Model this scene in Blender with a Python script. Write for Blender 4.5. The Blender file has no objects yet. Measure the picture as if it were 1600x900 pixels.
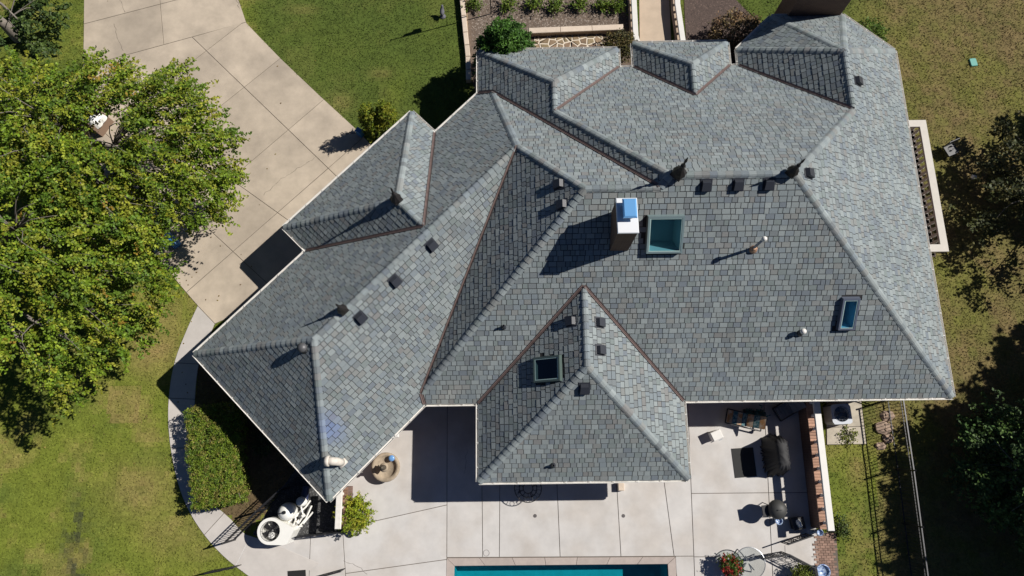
import bpy, math, random
import numpy as np
from mathutils import Vector, Matrix

rng = np.random.default_rng(7)
random.seed(7)
scene = bpy.context.scene
COL = scene.collection

# ------------------------------------------------------------------ camera, sky, sun
F, CX, CY, CAM_H = 1040.0, 800.0, 450.0, 29.0          # focal length and centre in the photograph's pixels, flying height in metres
_d = np.array([(806 - CX) / F, -(706 - CY) / F, -1.0]); _d /= np.linalg.norm(_d)
_up = -_d
_x = np.array([1.0, 0.013, 0.0]); _x -= _up * _x.dot(_up); _x /= np.linalg.norm(_x)
_y = np.cross(_up, _x)
ROT = np.array([_x, _y, _up])                            # camera -> world

def at(px, py, z=0.0):
    v = ROT @ np.array([(px - CX) / F, -(py - CY) / F, -1.0])
    t = (z - CAM_H) / v[2]
    return np.array([v[0] * t, v[1] * t, z])

def pix(P):
    c = (np.atleast_2d(P) - np.array([0, 0, CAM_H])) @ ROT
    return np.stack([CX + F * c[:, 0] / -c[:, 2], CY - F * c[:, 1] / -c[:, 2]], 1)

cam_data = bpy.data.cameras.new('camera')
cam = bpy.data.objects.new('camera', cam_data)
COL.objects.link(cam)
M = Matrix([list(ROT[0]) + [0], list(ROT[1]) + [0], list(ROT[2]) + [CAM_H], [0, 0, 0, 1]])
cam.matrix_world = M
cam_data.sensor_width = 36.0
cam_data.lens = 36.0 * F / 1600.0
cam_data.clip_start = 0.1
cam_data.clip_end = 5000
scene.camera = cam

SUN = Vector((2.85, 0.80, 2.9)).normalized()
world = bpy.data.worlds.new('World'); scene.world = world; world.use_nodes = True
wn = world.node_tree.nodes; wl = world.node_tree.links
bg = wn['Background']
sky = wn.new('ShaderNodeTexSky'); sky.sky_type = 'NISHITA'; sky.sun_disc = False
sky.sun_elevation = math.asin(SUN.z); sky.sun_rotation = math.atan2(SUN.x, SUN.y)
sky.altitude = 200; sky.air_density = 0.5; sky.dust_density = 0.3; sky.ozone_density = 8.0
wl.new(sky.outputs[0], bg.inputs[0]); bg.inputs[1].default_value = 0.05
sun_data = bpy.data.lights.new('sun', 'SUN'); sun_data.energy = 5.0; sun_data.angle = math.radians(0.5); sun_data.color = (1.0, 0.955, 0.89)
sun = bpy.data.objects.new('sun', sun_data); COL.objects.link(sun)
sun.location = (20, 6, 30); sun.rotation_euler = SUN.to_track_quat('Z', 'Y').to_euler()
vs = scene.view_settings
vs.view_transform = 'Standard'; vs.look = 'None'; vs.exposure = 0.12; vs.gamma = 1.0; vs.use_curve_mapping = False

# ------------------------------------------------------------------ materials
MATS = {}
def mat(name, col=(0.5, 0.5, 0.5), rough=0.8, var=0.0, scale=3.0, bump=0.0, bscale=40.0, metal=0.0, attr=None, col2=None, cscale=1.0,
        spec=0.5, rnd=0.0, transl=0.0, detail=6.0):
    """Principled material; attr 'Col' reads a colour attribute, 'OBJ' the object colour; var darkens/lightens by noise, col2 mixes in by noise."""
    if name in MATS: return MATS[name]
    m = bpy.data.materials.new(name); m.use_nodes = True
    n = m.node_tree.nodes; l = m.node_tree.links; p = n['Principled BSDF']
    p.inputs['Roughness'].default_value = rough; p.inputs['Metallic'].default_value = metal
    p.inputs['Specular IOR Level'].default_value = spec
    geo = n.new('ShaderNodeNewGeometry'); pos = geo.outputs['Position']
    if attr == 'Col':
        a = n.new('ShaderNodeAttribute'); a.attribute_name = 'Col'; c = a.outputs['Color']
    elif attr == 'OBJ':
        a = n.new('ShaderNodeObjectInfo'); c = a.outputs['Color']
    else:
        r = n.new('ShaderNodeRGB'); r.outputs[0].default_value = (*col, 1); c = r.outputs[0]
    if col2 is not None:
        t = n.new('ShaderNodeTexNoise'); t.inputs['Scale'].default_value = cscale; t.inputs['Detail'].default_value = 5; l.new(pos, t.inputs['Vector'])
        rp = n.new('ShaderNodeValToRGB'); rp.color_ramp.elements[0].position = 0.42; rp.color_ramp.elements[1].position = 0.62; l.new(t.outputs['Fac'], rp.inputs[0])
        mx = n.new('ShaderNodeMix'); mx.data_type = 'RGBA'; l.new(rp.outputs[0], mx.inputs['Factor']); l.new(c, mx.inputs['A']); mx.inputs['B'].default_value = (*col2, 1)
        c = mx.outputs['Result']
    if var > 0:
        t = n.new('ShaderNodeTexNoise'); t.inputs['Scale'].default_value = scale; t.inputs['Detail'].default_value = detail; t.inputs['Roughness'].default_value = 0.65
        l.new(pos, t.inputs['Vector'])
        mr = n.new('ShaderNodeMapRange'); mr.inputs['From Min'].default_value = 0.25; mr.inputs['From Max'].default_value = 0.75
        mr.inputs['To Min'].default_value = 1 - var; mr.inputs['To Max'].default_value = 1 + var; l.new(t.outputs['Fac'], mr.inputs['Value'])
        k = mr.outputs[0]
        if rnd > 0:
            oi = n.new('ShaderNodeObjectInfo'); m2 = n.new('ShaderNodeMapRange'); m2.inputs['To Min'].default_value = 1 - rnd; m2.inputs['To Max'].default_value = 1 + rnd
            l.new(oi.outputs['Random'], m2.inputs['Value']); mm = n.new('ShaderNodeMath'); mm.operation = 'MULTIPLY'; l.new(k, mm.inputs[0]); l.new(m2.outputs[0], mm.inputs[1]); k = mm.outputs[0]
        sc = n.new('ShaderNodeVectorMath'); sc.operation = 'SCALE'; l.new(c, sc.inputs[0]); l.new(k, sc.inputs['Scale']); c = sc.outputs[0]
    l.new(c, p.inputs['Base Color'])
    if bump > 0:
        t = n.new('ShaderNodeTexNoise'); t.inputs['Scale'].default_value = bscale; t.inputs['Detail'].default_value = 4; l.new(pos, t.inputs['Vector'])
        b = n.new('ShaderNodeBump'); b.inputs['Strength'].default_value = bump; b.inputs['Distance'].default_value = 0.02; l.new(t.outputs['Fac'], b.inputs['Height']); l.new(b.outputs[0], p.inputs['Normal'])
    if transl > 0:
        tr = n.new('ShaderNodeBsdfTranslucent'); l.new(c, tr.inputs[0]); ms = n.new('ShaderNodeMixShader'); ms.inputs[0].default_value = transl
        l.new(p.outputs[0], ms.inputs[1]); l.new(tr.outputs[0], ms.inputs[2]); l.new(ms.outputs[0], n['Material Output'].inputs[0])
    MATS[name] = m
    return m

def brick_mat(name, c1, c2, mortar, sx=1.0):
    if name in MATS: return MATS[name]
    m = mat(name, c1, 0.9); n = m.node_tree.nodes; l = m.node_tree.links; p = n['Principled BSDF']
    geo = n.new('ShaderNodeNewGeometry'); sep = n.new('ShaderNodeSeparateXYZ'); l.new(geo.outputs['Position'], sep.inputs[0])
    add = n.new('ShaderNodeMath'); add.operation = 'ADD'; l.new(sep.outputs[0], add.inputs[0]); l.new(sep.outputs[1], add.inputs[1])
    cb = n.new('ShaderNodeCombineXYZ'); l.new(add.outputs[0], cb.inputs[0]); l.new(sep.outputs[2], cb.inputs[1])
    b = n.new('ShaderNodeTexBrick'); b.inputs['Scale'].default_value = 1.0; b.inputs['Brick Width'].default_value = 0.21; b.inputs['Row Height'].default_value = 0.075
    b.inputs['Mortar Size'].default_value = 0.006; b.inputs['Color1'].default_value = (*c1, 1); b.inputs['Color2'].default_value = (*c2, 1); b.inputs['Mortar'].default_value = (*mortar, 1)
    l.new(cb.outputs[0], b.inputs['Vector']); l.new(b.outputs['Color'], p.inputs['Base Color'])
    return m

def glass_mat(name, col, rough=0.03, trans=1.0):
    if name in MATS: return MATS[name]
    m = mat(name, col, rough); p = m.node_tree.nodes['Principled BSDF']
    p.inputs['Transmission Weight'].default_value = trans; p.inputs['IOR'].default_value = 1.45
    return m

SHINGLE = mat('shingle', rough=0.92, var=0.16, scale=45, bump=0.35, bscale=120, attr='Col', spec=0.25)
SHINGLE_O = mat('shingle_single', rough=0.92, var=0.16, scale=45, bump=0.35, bscale=120, attr='OBJ', spec=0.25)
DECK = mat('roof_deck', (0.03, 0.03, 0.032), 0.95)
WHITE = mat('white_paint', (0.72, 0.70, 0.66), 0.5, var=0.05, scale=3)
CAPSTONE = mat('cast_stone', (0.70, 0.67, 0.62), 0.85, var=0.14, scale=4, bump=0.15)
BRICK = brick_mat('house_brick', (0.16, 0.085, 0.06), (0.12, 0.06, 0.042), (0.22, 0.19, 0.165))
CHIM = brick_mat('chimney_brick', (0.15, 0.085, 0.055), (0.11, 0.06, 0.042), (0.17, 0.14, 0.11))
CONC_D = mat('driveway_concrete', (0.48, 0.405, 0.315), 0.9, var=0.17, scale=1.3, bump=0.15, bscale=60, rnd=0.06, col2=(0.385, 0.325, 0.255), cscale=0.35)
CONC_P = mat('patio_concrete', (0.55, 0.53, 0.51), 0.9, var=0.11, scale=1.3, bump=0.12, bscale=60, rnd=0.03, col2=(0.50, 0.465, 0.43), cscale=0.5)
CONC_W = mat('walk_concrete', (0.51, 0.475, 0.44), 0.9, var=0.10, scale=1.6, bump=0.12, bscale=60, rnd=0.04)
JOINT = mat('joint', (0.13, 0.11, 0.09), 0.95)
BLACK = mat('black_metal', (0.018, 0.018, 0.02), 0.45, spec=0.5)
DARKV = mat('vent_metal', (0.03, 0.033, 0.042), 0.4)
GREYM = mat('grey_metal', (0.32, 0.33, 0.35), 0.45, metal=0.3)
FLASH = mat('valley_metal', (0.16, 0.115, 0.105), 0.55, var=0.25, scale=5, metal=0.2)
COPPER = mat('finial_metal', (0.025, 0.022, 0.021), 0.5, var=0.3, scale=9, metal=0.3)
STEEL = mat('stainless', (0.80, 0.82, 0.84), 0.35, metal=0.12)
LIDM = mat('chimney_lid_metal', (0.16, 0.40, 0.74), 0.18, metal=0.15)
BARK = mat('bark', (0.20, 0.175, 0.15), 0.95, var=0.35, scale=8, bump=0.5, bscale=25)
LEAF = mat('leaf', attr='Col', rough=0.6, transl=0.12, spec=0.3)
GRASS = mat('grass_blade', attr='Col', rough=0.75, transl=0.15, spec=0.15)
LAWN = mat('lawn', attr='Col', rough=0.95, var=0.35, scale=9, bump=0.6, bscale=30, spec=0.1)
MULCH = mat('mulch', (0.15, 0.115, 0.09), 0.95, var=0.4, scale=14, bump=0.6, bscale=30, spec=0.1)
PEBBLE = mat('pebble', attr='Col', rough=0.9)
STONE = mat('garden_stone', attr='OBJ', rough=0.9, var=0.25, scale=6, bump=0.3, bscale=25)
PAVER = mat('brick_paver', attr='OBJ', rough=0.9, var=0.2, scale=12, bump=0.2)
GROUT = mat('pale_grout', (0.66, 0.58, 0.47), 0.95, var=0.12, scale=8)
PLASTW = mat('white_plastic', (0.80, 0.79, 0.74), 0.4, var=0.04, scale=5)
CLOTHB = mat('black_cover', (0.016, 0.016, 0.018), 0.7, bump=0.3, bscale=14)

# ------------------------------------------------------------------ builders
class B:
    def __init__(s): s.v = []; s.f = []; s.c = []; s.mi = []
    def add(s, vs, fs, c=None, mi=0):
        o = len(s.v); s.v += [tuple(map(float, p)) for p in vs]
        for f in fs: s.f.append([o + i for i in f]); s.c.append(c); s.mi.append(mi)
        return s
    def prism(s, poly, z0, z1, c=None, inset=0.0, mi=0):
        """poly: XY list, counter-clockwise; inset bevels the top edge."""
        n = len(poly); P = [np.array(p[:2], float) for p in poly]
        if sum(P[i][0] * P[(i + 1) % n][1] - P[(i + 1) % n][0] * P[i][1] for i in range(n)) < 0: P = P[::-1]
        Q = offset(P, inset) if inset else P
        vs = [(*p, z0) for p in P] + [(*p, z1 - inset) for p in P] + ([(*p, z1) for p in Q] if inset else [])
        fs = [[i, (i + 1) % n, n + (i + 1) % n, n + i] for i in range(n)] + [list(range(n))[::-1]]
        if inset: fs += [[n + i, n + (i + 1) % n, 2 * n + (i + 1) % n, 2 * n + i] for i in range(n)] + [[2 * n + i for i in range(n)]]
        else: fs += [[n + i for i in range(n)]]
        return s.add(vs, fs, c, mi)
    def box(s, c, size, rz=0.0, c_=None, bev=0.0, mi=0):
        x, y, z = c; a, b, h = size[0] / 2, size[1] / 2, size[2] / 2
        co, si = math.cos(rz), math.sin(rz)
        return s.prism([(x + u * co - w * si, y + u * si + w * co) for u, w in ((-a, -b), (a, -b), (a, b), (-a, b))], z - h, z + h, c_, bev, mi)
    def bar(s, p, q, w, h=None, c=None, mi=0):
        p, q = Vector(p), Vector(q); h = h or w; d = (q - p).normalized()
        sd = d.cross(Vector((0, 0, 1)));
        if sd.length < 1e-3: sd = Vector((1, 0, 0))
        sd.normalize(); u = sd.cross(d)
        vs = [e + sd * a * w / 2 + u * b * h / 2 for e in (p, q) for a, b in ((-1, -1), (1, -1), (1, 1), (-1, 1))]
        return s.add(vs, [(0, 1, 5, 4), (1, 2, 6, 5), (2, 3, 7, 6), (3, 0, 4, 7), (3, 2, 1, 0), (4, 5, 6, 7)], c, mi)
    def tube(s, pts, rad, n=8, c=None, caps=True, mi=0):
        pts = [Vector(p) for p in pts]; k = len(pts); rad = [rad] * k if isinstance(rad, (int, float)) else rad
        vs = []; d0 = None
        for i, p in enumerate(pts):
            d = (pts[min(i + 1, k - 1)] - pts[max(i - 1, 0)]).normalized()
            if d0 is None:
                a = d.orthogonal().normalized()
            else:
                a = (a - d * a.dot(d));
                a = a.normalized() if a.length > 1e-5 else d.orthogonal().normalized()
            d0 = d; b = d.cross(a)
            vs += [p + (a * math.cos(2 * math.pi * j / n) + b * math.sin(2 * math.pi * j / n)) * rad[i] for j in range(n)]
        fs = [[i * n + j, i * n + (j + 1) % n, (i + 1) * n + (j + 1) % n, (i + 1) * n + j] for i in range(k - 1) for j in range(n)]
        if caps: fs += [list(range(n))[::-1], [(k - 1) * n + j for j in range(n)]]
        return s.add(vs, fs, c, mi)
    def lathe(s, c, prof, n=16, sx=1.0, sy=1.0, col=None, mi=0):
        """prof: (radius, z) list from bottom to top."""
        k = len(prof)
        vs = [(c[0] + r * sx * math.cos(2 * math.pi * j / n), c[1] + r * sy * math.sin(2 * math.pi * j / n), c[2] + z) for r, z in prof for j in range(n)]
        fs = [[i * n + j, i * n + (j + 1) % n, (i + 1) * n + (j + 1) % n, (i + 1) * n + j] for i in range(k - 1) for j in range(n)]
        fs += [list(range(n))[::-1], [(k - 1) * n + j for j in range(n)]]
        return s.add(vs, fs, col, mi)
    def mesh(s, name, m, smooth=False):
        me = bpy.data.meshes.new(name); me.from_pydata(s.v, [], s.f)
        for mm in (m if isinstance(m, (list, tuple)) else [m]): me.materials.append(mm)
        if any(s.mi): me.polygons.foreach_set('material_index', s.mi)
        if s.c and s.c[0] is not None:
            ca = me.color_attributes.new('Col', 'FLOAT_COLOR', 'CORNER')
            arr = np.ones((len(me.loops), 4), np.float32)
            cols = np.array([list(c[:3]) for c in s.c], np.float32); cnt = [len(f) for f in s.f]
            arr[:, :3] = np.repeat(cols, cnt, axis=0); ca.data.foreach_set('color', arr.ravel())
        if smooth: me.polygons.foreach_set('use_smooth', [True] * len(me.polygons))
        return me
    def build(s, name, m, parent=None, smooth=False):
        return link(name, s.mesh(name, m, smooth), parent)

def link(name, me, parent=None):
    o = bpy.data.objects.new(name, me); COL.objects.link(o)
    if parent is not None:
        o.parent = parent
        w = parent.matrix_basis.copy(); q = parent
        while q.parent is not None: w = q.parent.matrix_basis @ q.matrix_parent_inverse @ w; q = q.parent
        o.matrix_parent_inverse = w.inverted()
    return o

def npmesh(name, V, Fq, m, cols=None):
    """V (n,3), Fq (k,4 or 3), cols (k,3) per face."""
    me = bpy.data.meshes.new(name); k = Fq.shape[1]; nf = len(Fq)
    me.vertices.add(len(V)); me.vertices.foreach_set('co', np.asarray(V, np.float32).ravel())
    me.loops.add(nf * k); me.loops.foreach_set('vertex_index', np.asarray(Fq, np.int32).ravel())
    me.polygons.add(nf); me.polygons.foreach_set('loop_start', np.arange(0, nf * k, k, dtype=np.int32))
    me.update(calc_edges=True); me.materials.append(m)
    if cols is not None:
        ca = me.color_attributes.new('Col', 'FLOAT_COLOR', 'CORNER')
        arr = np.ones((nf * k, 4), np.float32); arr[:, :3] = np.repeat(np.asarray(cols, np.float32), k, axis=0); ca.data.foreach_set('color', arr.ravel())
    return me

def tag(o, label=None, cat=None, group=None, kind=None):
    for k, v in (('label', label), ('category', cat), ('group', group), ('kind', kind)):
        if v: o[k] = v
    return o

def thing(name, label, cat, loc=(0, 0, 0), group=None):
    o = bpy.data.objects.new(name, None); COL.objects.link(o); o.location = Vector(loc); o.empty_display_size = 0.3
    bpy.context.view_layer.depsgraph
    o.matrix_basis = Matrix.Translation(Vector(loc))
    return tag(o, label, cat, group)

KIDS = {}
def dup(root, M_, label=None):
    """A copy of a thing with copies of its parts and sub-parts, placed by the matrix M_."""
    r = root.copy(); COL.objects.link(r); r.matrix_basis = M_
    if label: r['label'] = label
    def rec(a, b):
        for ch in [o for o in list(COL.objects) if o.parent == a]:
            c = ch.copy(); COL.objects.link(c); c.parent = b; c.matrix_parent_inverse = ch.matrix_parent_inverse; rec(ch, c)
    rec(root, r)
    return r

def offset(P, d):
    """inward offset of a counter-clockwise polygon (XY)."""
    n = len(P); out = []
    for i in range(n):
        a, b, c = P[i - 1][:2], P[i][:2], P[(i + 1) % n][:2]
        e1 = np.array(b) - a; e2 = np.array(c) - b
        e1 = e1 / (np.linalg.norm(e1) + 1e-9); e2 = e2 / (np.linalg.norm(e2) + 1e-9)
        n1 = np.array([-e1[1], e1[0]]); n2 = np.array([-e2[1], e2[0]])
        k = 1 + n1.dot(n2)
        out.append(np.array(b) + ((n1 + n2) / k * d if k > 0.15 else n1 * d))
    return out

def clip(P, a, nrm):
    """part of polygon P where (p-a).nrm >= 0"""
    out = []; n = len(P)
    for i in range(n):
        p, q = P[i], P[(i + 1) % n]; dp = np.dot(p - a, nrm); dq = np.dot(q - a, nrm)
        if dp >= 0: out.append(p)
        if (dp > 0 and dq < 0) or (dp < 0 and dq > 0): out.append(p + (q - p) * dp / (dp - dq))
    return out

def area(P):
    return 0.5 * sum(P[i][0] * P[(i + 1) % len(P)][1] - P[(i + 1) % len(P)][0] * P[i][1] for i in range(len(P)))

def inside(X, Y, poly):
    r = np.zeros(X.shape, bool); n = len(poly)
    for i in range(n):
        x1, y1 = poly[i][0], poly[i][1]; x2, y2 = poly[(i + 1) % n][0], poly[(i + 1) % n][1]
        if y1 == y2: continue
        r ^= ((y1 > Y) != (y2 > Y)) & (X < (x2 - x1) * (Y - y1) / (y2 - y1) + x1)
    return r

def smooth_path(pts, n=4):
    """Catmull-Rom through XY(Z) points."""
    P = [np.array(p, float) for p in pts]; out = []
    for i in range(len(P) - 1):
        p0, p1, p2, p3 = P[max(i - 1, 0)], P[i], P[i + 1], P[min(i + 2, len(P) - 1)]
        for k in range(n):
            t = k / n
            out.append(0.5 * (2 * p1 + (p2 - p0) * t + (2 * p0 - 5 * p1 + 4 * p2 - p3) * t * t + (3 * p1 - p0 - 3 * p2 + p3) * t ** 3))
    out.append(P[-1]); return out

def vnoise(X, Y, s, seed=0):
    X = X * s; Y = Y * s; xi = np.floor(X).astype(np.int64); yi = np.floor(Y).astype(np.int64); fx = X - xi; fy = Y - yi
    fx = fx * fx * (3 - 2 * fx); fy = fy * fy * (3 - 2 * fy)
    def h(a, b):
        q = (a * 374761393 + b * 668265263 + seed * 1442695041) & 0x7fffffff
        q = ((q ^ (q >> 13)) * 1274126177) & 0x7fffffff
        return ((q ^ (q >> 16)) & 0xffff) / 65535.0
    return (h(xi, yi) * (1 - fx) + h(xi + 1, yi) * fx) * (1 - fy) + (h(xi, yi + 1) * (1 - fx) + h(xi + 1, yi + 1) * fx) * fy
def fbm(X, Y, s, seed=0, o=4):
    r = 0; a = 0.5; t = 0
    for i in range(o): r = r + a * vnoise(X, Y, s * 2 ** i, seed + i * 17); t += a; a *= 0.55
    return r / t

# ------------------------------------------------------------------ ground, lawn, concrete
def G(*pp, z=0.0): return [at(x, y, z)[:2] for x, y in pp]

drive_poly = G((132, -60), (131, 60), (129, 130), (150, 250), (215, 360), (252, 410), (285, 450), (309, 478), (336, 506), (420, 470), (520, 400), (640, 290), (560, 205), (500, 150), (440, 93), (405, 57), (385, 36), (378, 15), (371, -5), (369, -60))
walk_out = smooth_path(G((309, 478), (292, 515), (274, 562), (265, 610), (263, 660), (270, 720), (286, 778), (312, 826), (348, 868), (392, 903), (430, 930)), 4)
walk_in = smooth_path(G((500, 880), (430, 850), (385, 835), (362, 812), (338, 790), (318, 765), (310, 710), (305, 660), (306, 612), (312, 566), (326, 530), (336, 506)), 4)
walk_poly = walk_out + walk_in
patio_poly = G((392, 903), (365, 880), (348, 868), (385, 835), (430, 850), (470, 838), (540, 832), (536, 770), (600, 640), (800, 560), (1100, 560), (1265, 600), (1262, 640), (1276, 836), (1290, 980), (380, 980))
pool_out = G((698, 872), (1055, 870), (1062, 1010), (694, 1010))
pool_in = G((710, 884), (1043, 881), (1050, 1010), (706, 1010))
nbed_poly = G((727, -60), (733, 92), (738, 128), (760, 200), (1000, 200), (992, -60))
bed3_poly = G((1066, -60), (1072, 70), (1100, 130), (1215, 130), (1208, 60), (1150, 0), (1120, -60))
pump_bed = G((395, 835), (440, 855), (470, 838), (540, 832), (536, 770), (470, 720), (430, 780))
hedge_bed = G((306, 560), (305, 660), (310, 720), (318, 765), (345, 795), (385, 835), (430, 780), (480, 740), (470, 680), (360, 560))
pad_poly = G((1290, 620), (1345, 625), (1353, 694), (1291, 695))
brick_poly = G((1268, 836), (1306, 829), (1311, 905), (1271, 905))
nwalk_poly = G((998, -60), (1000, 100), (1050, 100), (1043, -60))
lawn_holes = [drive_poly, walk_poly, patio_poly, nbed_poly, bed3_poly, pump_bed, pad_poly, brick_poly, nwalk_poly]

def lawn_color(X, Y):
    p = pix(np.stack([X, Y, np.zeros_like(X)], 1)); px, py = p[:, 0], p[:, 1]
    n1 = fbm(X, Y, 0.35, 1); n2 = fbm(X, Y, 1.3, 2); n3 = fbm(X, Y, 5.0, 3, 3)
    green = np.array([0.15, 0.18, 0.027]); deep = np.array([0.078, 0.112, 0.024]); straw = np.array([0.27, 0.205, 0.08]); pale = np.array([0.19, 0.21, 0.036])
    def mixc(a, b, t): return a * (1 - t[:, None]) + b * t[:, None]
    def ss(a, b, v): t = np.clip((v - a) / (b - a), 0, 1); return t * t * (3 - 2 * t)
    c = mixc(np.tile(green, (len(X), 1)), np.tile(deep, (len(X), 1)), 0.7 * ss(0.35, 0.7, n1))
    c = mixc(c, np.tile(pale, (len(X), 1)), 0.55 * ss(0.45, 0.7, n2))
    dry = 0.85 * ss(0.50, 0.72, 0.5 * n2 + 0.5 * fbm(X, Y, 0.5, 8))
    right = ss(1300, 1420, px); left = 1 - ss(420, 480, px); top = ss(360, 420, px) * (1 - right) * (1 - ss(260, 300, py))
    c = mixc(c, np.tile(deep * np.array([0.95, 0.95, 0.95]), (len(X), 1)), 0.85 * top * ss(0.25, 0.55, n1 * 0.5 + 0.35))
    wp = dry * (0.35 + 0.3 * left + 0.55 * right * (1 - 0.0 * py)) * (1 - 0.75 * top)
    # bare patches the photograph shows: by the walk, the newly seeded square, right-hand brown field
    for (x, y, rx, ry, k) in ((238, 545, 45, 45, .8), (258, 500, 35, 40, .65), (300, 470, 12, 30, .4), (225, 770, 60, 45, .6), (270, 830, 50, 35, .55), (310, 860, 40, 20, .4), (595, 115, 20, 8, .3), (470, 15, 25, 8, .3), (530, 160, 22, 18, .35), (1340, 735, 18, 30, .6), (1460, 60, 80, 70, .45), (1520, 150, 60, 50, .4)):
        wp = np.maximum(wp, k * np.exp(-((px - x) / rx) ** 2 - ((py - y) / ry) ** 2) * (0.6 + 0.8 * n2))
    sq = (np.abs(px - 194) < 25) & (np.abs(py - 633) < 27); wp = np.where(sq, np.maximum(wp, 0.25 + 0.6 * n2), wp)
    wp = np.maximum(wp, right * (0.42 + 0.45 * ss(0.3, 0.65, 0.5 * n1 + 0.5 * n2)) * (1 - 0.75 * ss(690, 730, py) * (px < 1370)))
    wp = wp * (0.55 + 0.9 * fbm(X, Y, 3.0, 12))
    c = mixc(c, mixc(np.tile(straw, (len(X), 1)), np.tile([0.205, 0.155, 0.07], (len(X), 1)), right), np.clip(wp, 0, 1)) * (1 - .12 * right)[:, None]
    moss = np.exp(-((px - 120 - 6 * np.sin(py / 20)) / 19) ** 2) * ss(745, 820, py) * 0.95 * ss(.36, .6, .5 * n3 + .5 * fbm(X, Y, 2.6, 44, 3))
    c = mixc(c, np.tile([0.045, 0.05, 0.03], (len(X), 1)), np.clip(moss, 0, 1))
    soil = inside(X, Y, hedge_bed).astype(float) * (0.6 + 0.4 * n2)
    c = mixc(c, np.tile([0.13, 0.085, 0.055], (len(X), 1)), soil)
    return c * (0.75 + 0.5 * n3)[:, None]

gp = B(); S_ = 2500.0
_sq = [np.array(p, float) for p in ((-S_, -S_), (S_, -S_), (S_, S_), (-S_, S_))]; _po = [np.array(p) for p in pool_out]
if area(_po) < 0: _po = _po[::-1]
for j in range(4):                       # the sheet leaves the pool open
    a_, c_ = _po[j], _po[(j + 1) % 4]; n_ = np.array([-(c_ - a_)[1], (c_ - a_)[0]]); q_ = clip(_sq, a_, -n_); gp.add([(*p, -0.05) for p in q_], [list(range(len(q_)))]); _sq = clip(_sq, a_, n_)
g = gp.build('ground', mat('far_grass', (0.10, 0.12, 0.03), 0.95, var=0.4, scale=0.6, col2=(0.19, 0.15, 0.06), cscale=0.2)); tag(g, kind='structure', label='dry green ground stretching away around the property')
hx, hy = np.meshgrid(np.arange(-34, 36, 0.2), np.arange(-9, 30, 0.2), indexing='ij'); nx, ny = hx.shape
V = np.stack([hx.ravel(), hy.ravel(), 0.012 * (fbm(hx.ravel(), hy.ravel(), 0.8, 5) - 0.5)], 1)
idx = np.arange(nx * ny).reshape(nx, ny)
Fq = np.stack([idx[:-1, :-1].ravel(), idx[1:, :-1].ravel(), idx[1:, 1:].ravel(), idx[:-1, 1:].ravel()], 1)
cen = V[Fq].mean(1)
pool_mask = inside(cen[:, 0], cen[:, 1], pool_out); Fq = Fq[~pool_mask]; cen = cen[~pool_mask]
lw = link('lawn', npmesh('lawn', V, Fq, LAWN, lawn_color(cen[:, 0], cen[:, 1]))); tag(lw, kind='structure', label='mown lawn, patchy green and straw, round the house')

# grass blades: dense low tufts, each a leaning triangle pair
NT = 300000
gx = rng.uniform(-29, 30, NT); gy = rng.uniform(-7, 26, NT)
pp = pix(np.stack([gx, gy, np.zeros(NT)], 1)); keep = (pp[:, 0] > -40) & (pp[:, 0] < 1640) & (pp[:, 1] > -40) & (pp[:, 1] < 940)
for poly in lawn_holes + [pool_out]: keep &= ~inside(gx, gy, poly)
HOUSE_KEEP = keep
def grass_object(gx, gy):
    n = len(gx); c = lawn_color(gx, gy) * rng.uniform(0.85, 1.28, (n, 1))
    a = rng.uniform(0, 2 * np.pi, n); h = rng.uniform(0.025, 0.07, n); w = rng.uniform(0.015, 0.035, n); ln = rng.uniform(0.03, 0.10, n)
    base = np.stack([gx, gy, np.zeros(n)], 1); s = np.stack([-np.sin(a), np.cos(a), np.zeros(n)], 1) * w[:, None]
    tip = base + np.stack([np.cos(a) * ln, np.sin(a) * ln, h], 1)
    V = np.stack([base - s, base + s, tip], 1).reshape(-1, 3); Fq = np.arange(3 * n).reshape(n, 3)
    o = link('grass', npmesh('grass', V, Fq, GRASS, c)); tag(o, kind='stuff', label='short grass blades of the lawn')

def slabs(name, label, base_poly, polys, m, z=0.03, gap=0.012, kind='structure', piece='concrete_slab', jm=JOINT):
    """a setting surface of separately cast slabs, joints recessed"""
    b = B(); P = [np.array(p) for p in base_poly]
    if area(P) < 0: P = P[::-1]
    b.prism(P, -0.06, z - 0.022); o = b.build(name, jm); tag(o, kind=kind, label=label)
    for q in polys:
        if len(q) < 3: continue
        q = [np.array(p) for p in q]
        # drop near-duplicate points
        r = [q[0]]
        for p in q[1:]:
            if np.linalg.norm(p - r[-1]) > 0.02: r.append(p)
        if np.linalg.norm(r[0] - r[-1]) < 0.02: r.pop()
        if len(r) < 3 or abs(area(r)) < 0.02: continue
        if area(r) < 0: r = r[::-1]
        B().prism(offset(r, gap), -0.04, z, inset=0.006).build(piece, m, o)
    return o

def cut(polys, pa, pb, flt=None):
    """split polygons by the world line through two photo points on the ground"""
    a = at(*pa)[:2]; b = at(*pb)[:2]; d = b - a; nrm = np.array([-d[1], d[0]]); out = []
    for P in polys:
        c = pix(np.array([[*np.mean(P, 0), 0.03]]))[0]
        if flt is None or flt(*c):
            for sgn in (1, -1):
                q = clip(P, a, nrm * sgn)
                if len(q) > 2 and abs(area(q)) > 0.05: out.append(q)
        else: out.append(P)
    return out

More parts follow.
